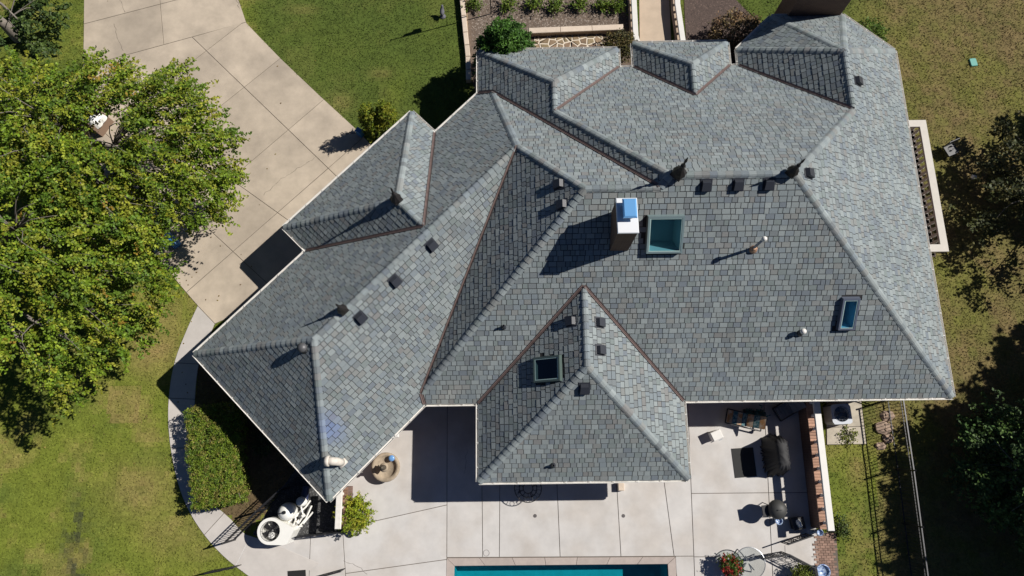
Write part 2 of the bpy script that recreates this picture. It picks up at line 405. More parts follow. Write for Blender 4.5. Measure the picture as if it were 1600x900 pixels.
dp = [[np.array(p) for p in drive_poly]]
dp = cut(dp, (148, 100), (378, 37))
dp = cut(dp, (135, 37), (262, 4), lambda x, y: y < 80)
dp = cut(dp, (250, 0), (256, 68), lambda x, y: y < 90)
dp = cut(dp, (300, 58), (522, 272), lambda x, y: y > 60)
dp = cut(dp, (325, 357), (447, 470), lambda x, y: y > 100 and x < 420)
dp = cut(dp, (200, 165), (447, 342), lambda x, y: y > 100 and x < 480)
dp = cut(dp, (290, 105), (378, 37), lambda x, y: y > 60)
dp = cut(dp, (340, 170), (440, 90), lambda x, y: y > 80)
dp = cut(dp, (425, 225), (507, 155), lambda x, y: y > 120)
dp = cut(dp, (400, 362), (513, 263), lambda x, y: y > 180)
dp = cut(dp, (290, 458), (400, 362), lambda x, y: y > 300)
drv = slabs('driveway', 'tan concrete driveway of large jointed slabs beside the garage', drive_poly, dp, CONC_D)

wp_ = [[np.array(p) for p in walk_poly]]
for a_, b_ in (((273, 567), (312, 569)), ((264, 622), (306, 624)), ((266, 700), (309, 700)), ((292, 790), (322, 772)), ((320, 835), (352, 800)), ((371, 880), (392, 838))):
    wp_ = cut(wp_, a_, b_)
slabs('garden_path', 'curved pale concrete path from the driveway round the hedge', walk_poly, wp_, CONC_W, z=0.034)

pt = [[np.array(p) for p in patio_poly]]
P0_ = at(540, 832)[:2]
pt = cut(pt, (536, 838), (540, 900), lambda x, y: x < 1400)
pt = cut(pt, (434, 850), (427, 900), lambda x, y: x < 536)
pt = cut(pt, (485, 845), (483, 900), lambda x, y: x < 536)
pt = cut(pt, (699, 640), (698, 873), lambda x, y: x > 540)
pt = cut(pt, (582, 815), (698, 789), lambda x, y: 536 < x < 699)
pt = cut(pt, (540, 896), (698, 874), lambda x, y: 536 < x < 699 and y > 800)
pt = cut(pt, (1077, 700), (1085, 900), lambda x, y: x > 700)
pt = cut(pt, (972, 772), (1197, 770), lambda x, y: x > 1076)
pt = cut(pt, (1053, 870), (1250, 870), lambda x, y: x > 1076)
pt = cut(pt, (1197, 700), (1206, 880), lambda x, y: x > 1076)
for a_, b_ in (((753, 752), (754, 870)), ((781, 752), (780, 870)), ((870, 752), (875, 870)), ((963, 752), (970, 870))):
    pt = cut(pt, a_, b_, lambda x, y: 699 < x < 1080)
pt = cut(pt, (1037, 750), (1053, 870), lambda x, y: 966 < x < 1080)
pt2 = []
for P in pt:   # leave the pool out of the deck
    c = pix(np.array([[*np.mean(P, 0), 0]]))[0]
    if 699 < c[0] < 1062:
        a = at(698, 871)[:2]; b = at(1055, 869)[:2]; d = b - a
        q = clip(P, a, np.array([-d[1], d[0]]));
        if len(q) > 2: pt2.append(q)
        if c[0] > 1040:
            a2 = at(1055, 870)[:2]; b2 = at(1062, 1010)[:2]; d2 = b2 - a2
            q2 = clip(clip(P, a, -np.array([-d[1], d[0]])), a2, np.array([-d2[1], d2[0]]))
            if len(q2) > 2: pt2.append(q2)
    else: pt2.append(P)
base_p = [np.array(p) for p in G((392, 903), (365, 880), (348, 868), (385, 835), (430, 850), (470, 838), (540, 832), (536, 770), (600, 640), (800, 560), (1100, 560), (1265, 600), (1262, 640), (1276, 836), (1290, 980), (1062, 980), (1055, 870), (698, 872), (695, 980), (380, 980))]
slabs('patio', 'broad pale concrete patio between the house and the pool', base_p, pt2, CONC_P, z=0.03)

# ------------------------------------------------------------------ the house roof: planes by eave line and pitch
s2 = 2 ** 0.5
Z0 = 2.96
def PL(nx, ny, c, m): return np.array([nx * m, ny * m, -1, -(Z0 + m * c)])
def X3(*pl):
    A = np.array(pl); return np.linalg.solve(A[:, :3], A[:, 3])
FLAT = np.array([0, 0, 1, Z0])
m_, mg = 0.69, 0.775
R = dict(S=PL(0, 1, -1.85, m_), N=PL(0, -1, 16.3, m_), E=PL(-1, 0, 16.9, 0.685), W=PL(1, 0, 1.4, 0.735), D1N=PL(0, -1, 17.24, .78), D1E=PL(-1, 0, 4.73, .76),
         D2W=PL(1, 0, -5.42, .77), D2E=PL(-1, 0, 9.58, .77), D2N=PL(0, -1, 17.5, .78), D3W=PL(1, 0, -10.0, .72), D3N=PL(0, -1, 18.77, .72),
         CN=PL(0, -1, 15.6, m_), GN=PL(1 / s2, -1 / s2, 16.55 / s2, mg), GS=PL(-1 / s2, 1 / s2, -5.35 / s2, mg), GW=PL(1 / s2, 1 / s2, 8.72 / s2, mg),
         DS=PL(1 / s2, 1 / s2, .33 / s2, .78), DN=PL(-1 / s2, -1 / s2, 10 / s2, .78), DO=PL(1 / s2, -1 / s2, 18.6 / s2, .78),
         PW=PL(1, 0, 1.41, m_), PE=PL(-1, 0, 6.49, m_), PS=PL(0, 1, 1.08, m_))
P0v = X3(R['GN'], R['GS'], R['CN'])
_mw = 0.735
R['CW'] = PL(1, 0, (P0v[2] - Z0) / _mw - P0v[0], _mw)
_ap3 = X3(R['D3W'], R['E'], R['D3N'])
def eave_plane(p, q, apex):
    p = np.array([*p, Z0]); q = np.array([*q, Z0]); n = np.cross(q - p, apex - p); n = n / -n[2]; return np.array([*n, n.dot(p)])
R['TW'] = eave_plane((10.0, 17.12), (11.7, 18.77), _ap3)
R['TE'] = eave_plane((14.87, 18.77), (16.9, 16.95), _ap3)
def vx(s): return X3(*[FLAT if k == '0' else R[k] for k in s.split()])
Vx = {k: vx(k) for k in ()}
def poly(*names): return [vx(n) for n in names]
ROOF = {
 'S': poly('GS S CW', 'GS S 0', 'S PW 0', 'S PW PE', 'S PE 0', 'S E 0', 'S E N', 'S N W', 'S CN W', 'S CN CW'),
 'PW': poly('S PW 0', 'PW PS 0', 'PW PS PE', 'S PW PE'), 'PE': poly('PS PE 0', 'S PE 0', 'S PW PE', 'PW PS PE'), 'PS': poly('PW PS 0', 'PS PE 0', 'PW PS PE'),
 'CW': [vx('GS S CW'), vx('S CN CW'), P0v],
 'CN': [P0v, vx('S CN CW'), vx('S CN W'), vx('CN GN W')],
 'W': poly('W GN 0', 'CN GN W', 'S CN W', 'S N W', 'W N D1E', 'W D1N D1E', 'W D1N 0'),
 'D1N': poly('W D1N 0', 'W D1N D1E', 'D1N D1E 0'), 'D1E': poly('D1N D1E 0', 'W D1N D1E', 'W N D1E', 'N D1E 0'),
 'N': poly('S N W', 'S E N', 'N E D3W', 'N D3W 0', 'N D2E 0', 'N D2E D2W', 'N D2W 0', 'N D1E 0', 'W N D1E'),
 'D2W': poly('N D2W 0', 'N D2E D2W', 'D2W D2E D2N', 'D2W D2N 0'), 'D2E': poly('N D2E 0', 'D2E D2N 0', 'D2W D2E D2N', 'N D2E D2W'), 'D2N': poly('D2W D2N 0', 'D2W D2E D2N', 'D2E D2N 0'),
 'D3W': [vx('N D3W 0'), vx('N E D3W'), _ap3, np.array([10.0, 17.12, Z0])],
 'TW': [np.array([10.0, 17.12, Z0]), _ap3, np.array([11.7, 18.77, Z0])], 'D3N': [np.array([11.7, 18.77, Z0]), _ap3, np.array([14.87, 18.77, Z0])],
 'TE': [np.array([14.87, 18.77, Z0]), _ap3, np.array([16.9, 16.95, Z0])],
 'E': [np.array([16.9, 16.95, Z0]), _ap3, vx('N E D3W'), vx('S E N'), vx('S E 0')],
 'GN': [vx('GW GN 0'), vx('GN GS GW'), P0v, vx('CN GN W'), vx('W GN 0'), vx('DN GN 0'), vx('DS DN GN'), vx('DS GN 0')],
 'GS': [vx('GW GS 0'), vx('GS S 0'), vx('GS S CW'), P0v, vx('GN GS GW')], 'GW': poly('GW GN 0', 'GW GS 0', 'GN GS GW'),
 'DS': poly('DS GN 0', 'DS DN GN', 'DS DN DO', 'DS DO 0'), 'DN': poly('DN GN 0', 'DN DO 0', 'DS DN DO', 'DS DN GN'), 'DO': poly('DS DO 0', 'DS DN DO', 'DN DO 0'),
}
for k in ROOF:
    if area([p[:2] for p in ROOF[k]]) < 0: ROOF[k] = ROOF[k][::-1]
def pl_normal(k):
    n = -R[k][:3] / R[k][2]; n = np.array([-R[k][0], -R[k][1], 1.0]); return n / np.linalg.norm(n)
def on_roof(k, px, py):
    """point of roof plane k seen at a photo pixel"""
    v = ROT @ np.array([(px - CX) / F, -(py - CY) / F, -1.0]); o = np.array([0, 0, CAM_H]); a = R[k]
    t = (a[3] - a[:3].dot(o)) / a[:3].dot(v); return o + t * v
def roof_z(k, x, y): a = R[k]; return (a[3] - a[0] * x - a[1] * y) / a[2]

house = thing('house', 'large rambling brick house under a grey shingled roof of many hips', 'house', (3, 8, 0))
SKY = [('S', 1038, 365, 1.26, 1.34), ('S', 1324, 489, .62, 1.25), ('PW', 857, 577, .92, 1.12)]     # plane, place, width, length
def roof_frame(k):
    n = pl_normal(k); u = np.cross([0, 0, 1], n); u /= np.linalg.norm(u); v = np.cross(n, u); return u, v, n
HOLES = {}
for k, x, y, w, h in SKY:
    u, v, n = roof_frame(k); P = on_roof(k, x, y); HOLES.setdefault(k, []).append((P, u, v, w, h))
def minus(polys, rect):
    """polygons less a convex counter-clockwise rectangle (XY)"""
    out = []
    for q in polys:
        for j in range(4):
            a, c = rect[j], rect[(j + 1) % 4]; d = c - a; nn = np.array([-d[1], d[0]])
            o_ = clip(q, a, -nn)
            if len(o_) > 2 and abs(area(o_)) > 1e-3: out.append(o_)
            q = clip(q, a, nn)
            if len(q) < 3: break
    return out
# deck
b = B()
for k, P in ROOF.items():
    ps = [[p[:2] for p in P]]
    for (C_, u, v, w, h) in HOLES.get(k, []):
        ps = minus(ps, [(C_ + u * a * (w / 2 - .03) + v * c * (h / 2 - .03))[:2] for a, c in ((-1, -1), (1, -1), (1, 1), (-1, 1))])
    for q in ps: b.add([(p[0], p[1], roof_z(k, p[0], p[1]) - .004) for p in q], [list(range(len(q)))])
# soffit: one sheet under the eaves
b.build('roof', DECK, house)

# edges: shared by two planes -> hip, ridge or valley; alone at eave height -> eave
edges = {}
def key(p): return tuple(np.round(p, 2))
for k, P in ROOF.items():
    for i in range(len(P)):
        a, c = P[i], P[(i + 1) % len(P)]
        if np.linalg.norm(a - c) < 0.03: continue
        edges.setdefault(tuple(sorted((key(a), key(c)))), []).append((k, a, c))
hips, valleys, eaves = [], [], []
for e, L in edges.items():
    if len(L) == 2:
        k1, a, c = L[0]; k2 = L[1][0]
        c1 = np.mean(ROOF[k1], 0); mid = (a + c) / 2
        d = (c - a) / np.linalg.norm(c - a)
        # convex when the inner direction of plane 1 falls below plane 2's extension
        inn = np.cross(pl_normal(k1), d); q = mid + inn * 0.2
        (hips if q[2] < roof_z(k2, q[0], q[1]) - 1e-4 else valleys).append((k1, k2, a, c))
    elif len(L) == 1:
        k, a, c = L[0]
        if abs(a[2] - Z0) < 0.02 and abs(c[2] - Z0) < 0.02: eaves.append((k, a, c))
        else: print('UNMATCHED', k, a, c)
print('edges', len(hips), len(valleys), len(eaves))
# outline loop
loop = []; cur = eaves[0]; loop.append(cur[1]); rest = eaves[1:]; end = cur[2]
while rest:
    j = min(range(len(rest)), key=lambda i: np.linalg.norm(rest[i][1] - end))
    cur = rest.pop(j); loop.append(cur[1]); end = cur[2]
outline = [p[:2] for p in loop]
if area(outline) < 0: outline = outline[::-1]
grass_keep = HOUSE_KEEP & ~inside(gx, gy, offset(outline, 0.5))
grass_object(gx[grass_keep], gy[grass_keep])

# walls, soffit, fascia
wl_in = offset(outline, 0.55)
b = B(); n = len(wl_in)
b.add([(*p, 0) for p in wl_in] + [(*p, Z0 - 0.16) for p in wl_in], [[i, (i + 1) % n, n + (i + 1) % n, n + i] for i in range(n)])
b.build('wall', BRICK, house)
b = B(); b.add([(*p, Z0 - 0.155) for p in outline], [list(range(n))[::-1]])
b.add([(*p, Z0 - 0.155) for p in outline] + [(*p, Z0 - 0.01) for p in outline], [[i, (i + 1) % n, n + (i + 1) % n, n + i] for i in range(n)])
b.build('soffit', WHITE, house)
# gutters, one per eave
for k, a, c in eaves:
    if np.linalg.norm(c - a) < 0.15: continue
    d = (c - a); L = np.linalg.norm(d); d /= L; out = np.array([R[k][0], R[k][1]]); out = -out / np.linalg.norm(out); o3 = np.array([out[0], out[1], 0]); sd = np.array([d[0], d[1], 0])
    prof = [(0.005, -0.012), (0.005, -0.12), (0.075, -0.12), (0.11, -0.01), (0.102, -0.008), (0.07, -0.10), (0.02, -0.10), (0.02, -0.012)]
    n = len(prof); vs_ = [a + o3 * r + np.array([0, 0, z]) for r, z in prof] + [c + o3 * r + np.array([0, 0, z]) for r, z in prof]
    bb = B().add(vs_, [[i, (i + 1) % n, n + (i + 1) % n, n + i] for i in range(n)] + [list(range(n))[::-1], [n + i for i in range(n)]])
    for t in np.arange(0.6, L, 0.9): q = a + d * t; bb.bar(q + o3 * 0.01 + [0, 0, -0.006], q + o3 * 0.107 + [0, 0, -0.006], 0.025, 0.008)
    bb.build('gutter', WHITE, house)

# ---- shingles
EXPO = 0.205
PALETTE = np.array([[.205, .222, .218], [.235, .245, .232], [.185, .205, .215], [.165, .172, .172], [.255, .268, .255], [.215, .205, .185], [.180, .200, .185], [.150, .165, .185], [.225, .215, .200], [.200, .180, .165]])
PW_ = np.array([.2, .18, .14, .1, .1, .09, .08, .06, .03, .02])
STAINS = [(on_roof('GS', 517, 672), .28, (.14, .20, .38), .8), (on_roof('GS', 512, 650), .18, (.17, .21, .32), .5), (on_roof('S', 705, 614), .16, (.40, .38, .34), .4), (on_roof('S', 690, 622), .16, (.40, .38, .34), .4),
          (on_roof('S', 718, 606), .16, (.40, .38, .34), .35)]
def shingle_color(P):
    c = PALETTE[rng.choice(len(PALETTE), p=PW_)]; c = (c * .75 + c.mean() * np.array([.98, 1.03, .99]) * .25) * 1.0 * np.array([.93, 1.0, 1.06]) + np.array([.20, .218, .218]) * 0.12 * rng.uniform(0.74, 1.22)
    nz = float(fbm(np.array([P[0]]), np.array([P[1]]), 0.5, 21)[0]); c = c * (0.86 + 0.28 * nz)
    for (q, r, cc, k) in STAINS:
        w = k * math.exp(-((P[0] - q[0]) ** 2 + (P[1] - q[1]) ** 2) / (2 * r * r)); c = c * (1 - w) + np.array(cc) * w
    return c
def wedge(poly2, thick, top_v, bot_v, u0):
    """poly2: CCW (u,v). Returns verts/faces of a wedge: thick at low v, thin at high v; height above plane."""
    n = len(poly2)
    def hgt(v): return 0.004 + thick * (1 - (v - bot_v) / (top_v - bot_v) * 0.85)
    vs = [(p[0], p[1], hgt(p[1])) for p in poly2] + [(p[0], p[1], -0.004) for p in poly2]
    fs = [list(range(n))] + [[n + i, n + (i + 1) % n, (i + 1) % n, i] for i in range(n)]
    return vs, fs
recs = []   # (pixel area, matrix, verts, faces, colour, clipped, key)
for k, P in ROOF.items():
    nrm = pl_normal(k); ud = np.cross([0, 0, 1], nrm); ud /= np.linalg.norm(ud)    # along the eave
    vd = np.cross(nrm, ud)                                                           # up the slope
    O = P[0]
    o_e = min(P, key=lambda p: p[2]); O = o_e
    Mx = np.array([ud, vd, nrm]).T
    uv = [np.array([(p - O).dot(ud), (p - O).dot(vd)]) for p in P]
    if area(uv) < 0: uv = uv[::-1]
    U0, U1 = min(p[0] for p in uv), max(p[0] for p in uv); V1_ = max(p[1] for p in uv)
    i = 0; v = 0.0
    while v < V1_:
        u = U0 - rng.uniform(0, 0.4)
        while u < U1:
            w = rng.choice([0.17, 0.20, 0.24, 0.27, 0.31])
            th = rng.choice([0.007, 0.011, 0.016], p=[.4, .35, .25]); dr = rng.choice([0.0, 0.0, 0.014])
            g_ = 0.011
            lo = v - dr if i > 0 else v - 0.02; hi = v + EXPO - 0.026
            rect = [np.array(q) for q in ((u + g_, lo), (u + w - g_, lo), (u + w - g_, hi), (u + g_, hi))]
            q = uv if i > 0 else [p if p[1] > 0.01 else p + np.array([0, -0.02]) for p in uv]
            for j in range(4):
                a, c = rect[j], rect[(j + 1) % 4]; d = c - a
                q = clip(q, a, np.array([-d[1], d[0]]))
                if len(q) < 3: break
            if any(abs((O + Mx @ np.array([u + w / 2, (lo + hi) / 2, 0]) - h_[0]).dot(h_[1])) < h_[3] / 2 + w / 2 - .12 and abs((O + Mx @ np.array([u + w / 2, (lo + hi) / 2, 0]) - h_[0]).dot(h_[2])) < h_[4] / 2 + .06 for h_ in HOLES.get(k, [])): q = []
            if len(q) >= 3:
                A = area(q)
                if A > 0.003:
                    full = A > 0.995 * (w - 2 * g_) * (hi - lo)
                    ctr = np.array([u + w / 2, v + EXPO / 2]); W3 = O + Mx @ np.array([*np.mean(q, 0), 0])
                    wpos = W3
                    vw = np.array([0, 0, CAM_H]) - wpos; dist = np.linalg.norm(vw); pa = A * nrm.dot(vw / dist) / dist ** 2
                    recs.append((pa if full else 0, k, O, Mx, q, th, hi, lo, u, w, dr, full, shingle_color(wpos)))
            u += w
        v += EXPO; i += 1
recs.sort(key=lambda r: -r[0])
NS = 300
jb = B(); cache = {}
for ri, (pa, k, O, Mx, q, th, hi, lo, u, w, dr, full, c) in enumerate(recs):
    if ri < NS and full:
        ck = (round(w, 2), round(th, 3), round(hi - lo, 3))
        if ck not in cache:
            g_ = 0.011; hh = hi - lo
            vs_, fs_ = wedge([(g_, 0), (w - g_, 0), (w - g_, hh), (g_, hh)], th, hh, 0, 0)
            cache[ck] = B().add(vs_, fs_).mesh('shingle', SHINGLE_O)
        o = bpy.data.objects.new('shingle', cache[ck]); COL.objects.link(o); o.parent = house; o.matrix_parent_inverse = house.matrix_basis.inverted()
        p = O + Mx @ np.array([u, lo, 0]); mm = Matrix([[*Mx[r], p[r]] for r in range(3)] + [[0, 0, 0, 1]]); o.matrix_basis = mm; o.color = (*c, 1)
    else:
        vs_, fs_ = wedge(q, th, hi, lo, u); jb.add([O + Mx @ np.array(p) for p in vs_], fs_, c)
o = jb.build('shingle_field', SHINGLE, house); o['kind'] = 'stuff'
print('shingles', len(recs))

# ---- ridge and hip caps: overlapping bent pieces
caps = []
for k1, k2, a, c in hips:
    if a[2] > c[2]: a, c = c, a
    d = c - a; L = np.linalg.norm(d); d /= L
    n1, n2 = pl_normal(k1), pl_normal(k2)
    s1 = np.cross(n1, d); m1 = np.mean(ROOF[k1], 0);
    # side directions pointing into each plane
    s1 = s1 if roof_z(k2, *(((a + c) / 2 + s1 * .1)[:2])) > ((a + c) / 2 + s1 * .1)[2] else -s1
    s2_ = np.cross(n2, d); s2_ = s2_ if roof_z(k1, *(((a + c) / 2 + s2_ * .1)[:2])) > ((a + c) / 2 + s2_ * .1)[2] else -s2_
    up = (n1 + n2) / np.linalg.norm(n1 + n2)
    step = 0.25; N_ = max(1, int(L / step)); step = L / N_
    hw = 0.15
    def section(y, lift):
        base = a * 0 + d * y
        return [base + s1 * hw + n1 * (0.012 + lift * .6), base + s1 * hw * 0.55 + n1 * (0.026 + lift), base + s1 * 0.05 + up * (0.032 + lift), base + s2_ * 0.05 + up * (0.032 + lift), base + s2_ * hw * 0.55 + n2 * (0.026 + lift), base + s2_ * hw + n2 * (0.012 + lift * .6)]
    lowS = section(0.0, 0.02); hiS = section(step - 0.016, 0.0)
    botL = [p - up * 0.06 for p in lowS]
    vs_ = lowS + hiS + botL
    fs_ = [[j, j + 6, j + 7, j + 1] for j in range(5)] + [[12 + j, j, j + 1, 12 + j + 1] for j in range(5)] + [[0, 12, 6], [5, 11, 17]]
    # orient upwards
    fa = vs_[fs_[0][0]]; fb = vs_[fs_[0][1]]; fc = vs_[fs_[0][2]]
    if np.cross(fb - fa, fc - fa).dot(up) < 0: fs_ = [f[::-1] for f in fs_]
    me = B().add(vs_, fs_).mesh('ridge_cap', SHINGLE_O)
    for i in range(N_):
        p = a + d * (i * step); dist = np.linalg.norm(p - np.array([0, 0, CAM_H])); caps.append((1 / dist ** 2, p, me, vs_, fs_))
caps.sort(key=lambda r: -r[0]); jb = B()
for ri, (pa, p, me, vs_, fs_) in enumerate(caps):
    c = shingle_color(p) * rng.uniform(0.9, 1.15)
    if ri < 300:
        o = bpy.data.objects.new('ridge_cap', me); COL.objects.link(o); o.parent = house; o.matrix_parent_inverse = house.matrix_basis.inverted(); o.location = p; o.color = (*c, 1)
    else: jb.add([q + p for q in vs_], fs_, c)
if jb.v:
    o = jb.build('ridge_cap_run', SHINGLE, house); o['kind'] = 'stuff'
print('caps', len(caps))

# ---- valley flashing
for k1, k2, a, c in valleys:
    d = (c - a) / np.linalg.norm(c - a); n1, n2 = pl_normal(k1), pl_normal(k2); mid = (a + c) / 2
    s1 = np.cross(n1, d); s1 = s1 if (mid + s1 * .1)[2] > roof_z(k2, *(mid + s1 * .1)[:2]) else -s1
    s2_ = np.cross(n2, d); s2_ = s2_ if (mid + s2_ * .1)[2] > roof_z(k1, *(mid + s2_ * .1)[:2]) else -s2_
    up = (n1 + n2) / np.linalg.norm(n1 + n2); hw = 0.085
    sec = [s1 * hw + n1 * 0.045, s1 * hw * .4 + n1 * 0.028, up * 0.055, s2_ * hw * .4 + n2 * 0.028, s2_ * hw + n2 * 0.045]
    vs_ = [a + q for q in sec] + [c + q for q in sec]
    B().add(vs_, [[j, j + 1, j + 6, j + 5] for j in range(4)]).build('valley_flashing', FLASH, house)

# ------------------------------------------------------------------ things fixed to the roof (parts of the house)
def roof_frame(k):
    n = pl_normal(k); u = np.cross([0, 0, 1], n); u /= np.linalg.norm(u); v = np.cross(n, u); return u, v, n
def roof_box_vent(k, px, py):
    P = on_roof(k, px, py); u, v, n = roof_frame(k); b = B()
    h = 0.17
    def q(a, c, d): return P + u * a * .86 + v * c * .86 + n * d * .86
    b.add([q(-.24, -.26, .015), q(.24, -.26, .015), q(.24, .26, .015), q(-.24, .26, .015), q(-.24, -.26, .03), q(.24, -.26, .03), q(.24, .26, .03), q(-.24, .26, .03)], [(4, 5, 6, 7), (0, 1, 5, 4), (1, 2, 6, 5), (2, 3, 7, 6), (3, 0, 4, 7)])
    b.add([q(-.19, -.20, .03), q(.19, -.20, .03), q(.16, .20, .03), q(-.16, .20, .03), q(-.19, -.22, h), q(.19, -.22, h), q(.16, .12, h + .02), q(-.16, .12, h + .02), q(-.19, -.22, h - .05), q(.19, -.22, h - .05)],
          [(4, 5, 6, 7), (0, 1, 9, 8), (8, 9, 5, 4), (1, 2, 6, 5, 9), (2, 3, 7, 6), (3, 0, 8, 4, 7)])
    return b.build('roof_vent', DARKV, house)
for k, x, y in (('S', 1103, 289), ('S', 1153, 288), ('S', 1201, 287), ('CW', 874, 288), ('CW', 879, 320), ('E', 1339, 127), ('E', 1262, 271), ('GS', 674, 383), ('GS', 617, 439), ('GS', 563, 496),
                ('PW', 893, 502), ('PE', 936, 504), ('PE', 937, 547), ('PS', 913, 606)):
    roof_box_vent(k, x, y)

def pipe(k, px, py, h, r, m=DARKV, cap=None, name='vent_pipe'):
    P = on_roof(k, px, py); b = B(); b.lathe((P[0], P[1], P[2] - 0.1), [(r * 2.3, 0.08), (r * 2.0, 0.16), (r * 1.2, 0.22), (r, 0.24), (r, h + 0.1), (r * .75, h + 0.1), (r * .75, h)], 12)
    o = b.build(name, m, house, True)
    if cap: B().lathe((P[0], P[1], P[2] + h - 0.06), [(r * 1.15, 0), (r * 1.7, 0.02), (r * 1.7, 0.13), (r * 0.6, 0.17)], 14).build('pipe_cap', cap, o, True)
    return o
pipe('S', 787, 511, 0.28, 0.045); pipe('PS', 864, 727, 0.25, 0.05); pipe('S', 1250, 520, 0.28, 0.06, DARKV, WHITE); pipe('S', 1177, 388, 1.05, 0.05, GREYM, WHITE)
b_ = on_roof('S', 1177, 389); B().lathe((b_[0], b_[1], b_[2] - .05), [(0.16, 0), (0.13, 0.12), (0.07, 0.2)], 12).build('pipe_boot', mat('copper_boot', (0.42, 0.25, 0.16), 0.5, metal=.3), house)
# white elbow exhaust over the garage and a dark one near its hip
P = on_roof('GS', 534, 722); b = B(); b.box((P[0], P[1], P[2] + .02), (0.34, 0.34, 0.05), 0.78)
b.tube([P + [0, 0, 0], P + [0, 0, .35], P + [-.06, .03, .52], P + [-.2, .04, .62], P + [-.34, .05, .62]], [.14, .14, .15, .15, .15], 14); b.tube([P + [-.3, .05, .62], P + [-.36, .05, .62], P + [-.46, .05, .62]], [.19, .2, .17], 14)
b.build('exhaust_elbow', mat('weathered_white', (.62, .57, .50), .6, var=.15, scale=9), house, True)
P = on_roof('GW', 476, 545); b = B(); b.lathe((P[0], P[1], P[2] - .1), [(.18, 0), (.12, .12), (.12, .32), (.17, .34), (.17, .44), (.05, .50)], 12); b.build('exhaust_cap', mat('weathered_grey_metal', (.12, .12, .125), .5, metal=.3), house, True)

def finial(P, s=1.0):
    b = B(); x, y, z = P
    b.box((x, y, z + .10 * s), (.42 * s, .42 * s, .2 * s), .78, bev=.03)
    b.lathe((x, y, z + .18 * s), [(.26 * s, 0), (.22 * s, .12 * s), (.12 * s, .3 * s), (.07 * s, .5 * s), (.09 * s, .54 * s), (.09 * s, .6 * s), (.05 * s, .64 * s), (.03 * s, .85 * s), (.055 * s, .92 * s), (.05 * s, 1.0 * s), (.008, 1.25 * s)], 8)
    return b.build('roof_finial', COPPER, house)
finial(vx('S N W') + [.25, 0, 0], .95); finial(vx('S E N') + [-.15, 0, 0], .8); finial(vx('DS DN DO'), .85); finial(P0v * 0 + (np.array(vx('GN GS GW')) * 0.86 + P0v * 0.14), .75)

# skylights: curb, frame, glass, lit shaft
def skylight(k, px, py, w, h, glass, frame, shaft, hh=0.16, open_=0.0):
    P = on_roof(k, px, py); u, v, n = roof_frame(k); f = 0.07
    def q(a, c, d): return P + u * a + v * c + n * d
    def rect(w, h, d): return [q(-w / 2, -h / 2, d), q(w / 2, -h / 2, d), q(w / 2, h / 2, d), q(-w / 2, h / 2, d)]
    e = house
    b = B(); O_ = rect(w, h, hh); I_ = rect(w - 2 * f, h - 2 * f, hh); O0 = rect(w + .04, h + .04, 0.0); O1 = rect(w, h, hh - .06); I0 = rect(w - 2 * f, h - 2 * f, hh - .07)
    b.add(O0 + O1 + O_ + I_ + I0, [[i, (i + 1) % 4, 4 + (i + 1) % 4, 4 + i] for i in range(4)] + [[4 + i, 4 + (i + 1) % 4, 8 + (i + 1) % 4, 8 + i] for i in range(4)] + [[8 + i, 8 + (i + 1) % 4, 12 + (i + 1) % 4, 12 + i] for i in range(4)] + [[12 + i, 12 + (i + 1) % 4, 16 + (i + 1) % 4, 16 + i] for i in range(4)])
    sk = b.build('skylight', frame, house)
    B().add(rect(w - 2 * f + .01, h - 2 * f + .01, hh - .025), [(0, 1, 2, 3)]).build('skylight_glass', glass, sk)
    b = B(); a1 = rect(w - 2 * f - .01, h - 2 * f - .01, hh - .06); a2 = rect(w - .24, h - .28, -.85)
    b.add(a1 + a2, [[i, (i + 1) % 4, 4 + (i + 1) % 4, 4 + i][::-1] for i in range(4)] + [[4, 5, 6, 7]]); b.build('skylight_shaft', shaft, sk)
    b = B(); r0_, r1_ = rect(w - 2 * f + .005, h - 2 * f + .005, hh - .012), rect(w - 2 * f - .06, h - 2 * f - .06, hh - .012)
    b.add(r0_ + r1_, [[i, (i + 1) % 4, 4 + (i + 1) % 4, 4 + i] for i in range(4)]); b.build('glazing_bead', BEAD, sk)
    return sk
BEAD = mat('glazing_bead', (.36, .50, .48), .5)
FR1 = mat('skylight_frame_green', (0.20, 0.27, 0.28), 0.35, metal=.2); FR2 = mat('skylight_frame_dark', (0.13, 0.15, 0.20), 0.4, metal=.2)
FR3 = mat('skylight_frame_slate', (.085, .12, .11), .4, metal=.2)
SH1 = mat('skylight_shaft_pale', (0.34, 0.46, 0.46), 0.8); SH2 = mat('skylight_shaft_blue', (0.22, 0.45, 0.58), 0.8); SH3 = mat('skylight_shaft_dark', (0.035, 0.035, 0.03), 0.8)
GL = mat('skylight_pane', (0.10, 0.22, 0.28), 0.04)
for nm in ('skylight_pane',):
    mm = MATS[nm]; n_ = mm.node_tree.nodes; l_ = mm.node_tree.links; g_ = n_.new('ShaderNodeBsdfGlossy'); g_.inputs['Roughness'].default_value = .02; t_ = n_.new('ShaderNodeBsdfTransparent'); t_.inputs[0].default_value = (.52, .76, .84, 1)
    fr_ = n_.new('ShaderNodeFresnel'); fr_.inputs[0].default_value = 1.5; mx_ = n_.new('ShaderNodeMixShader'); mx_.inputs[0].default_value = .07; l_.new(t_.outputs[0], mx_.inputs[1]); l_.new(g_.outputs[0], mx_.inputs[2]); l_.new(mx_.outputs[0], n_['Material Output'].inputs[0])
skylight('S', 1038, 365, 1.26, 1.34, GL, FR1, SH1, .20)
skylight('S', 1324, 489, .62, 1.25, GL, FR2, SH2, .16)
skylight('PW', 857, 577, .92, 1.12, GL, FR3, SH3, .16)

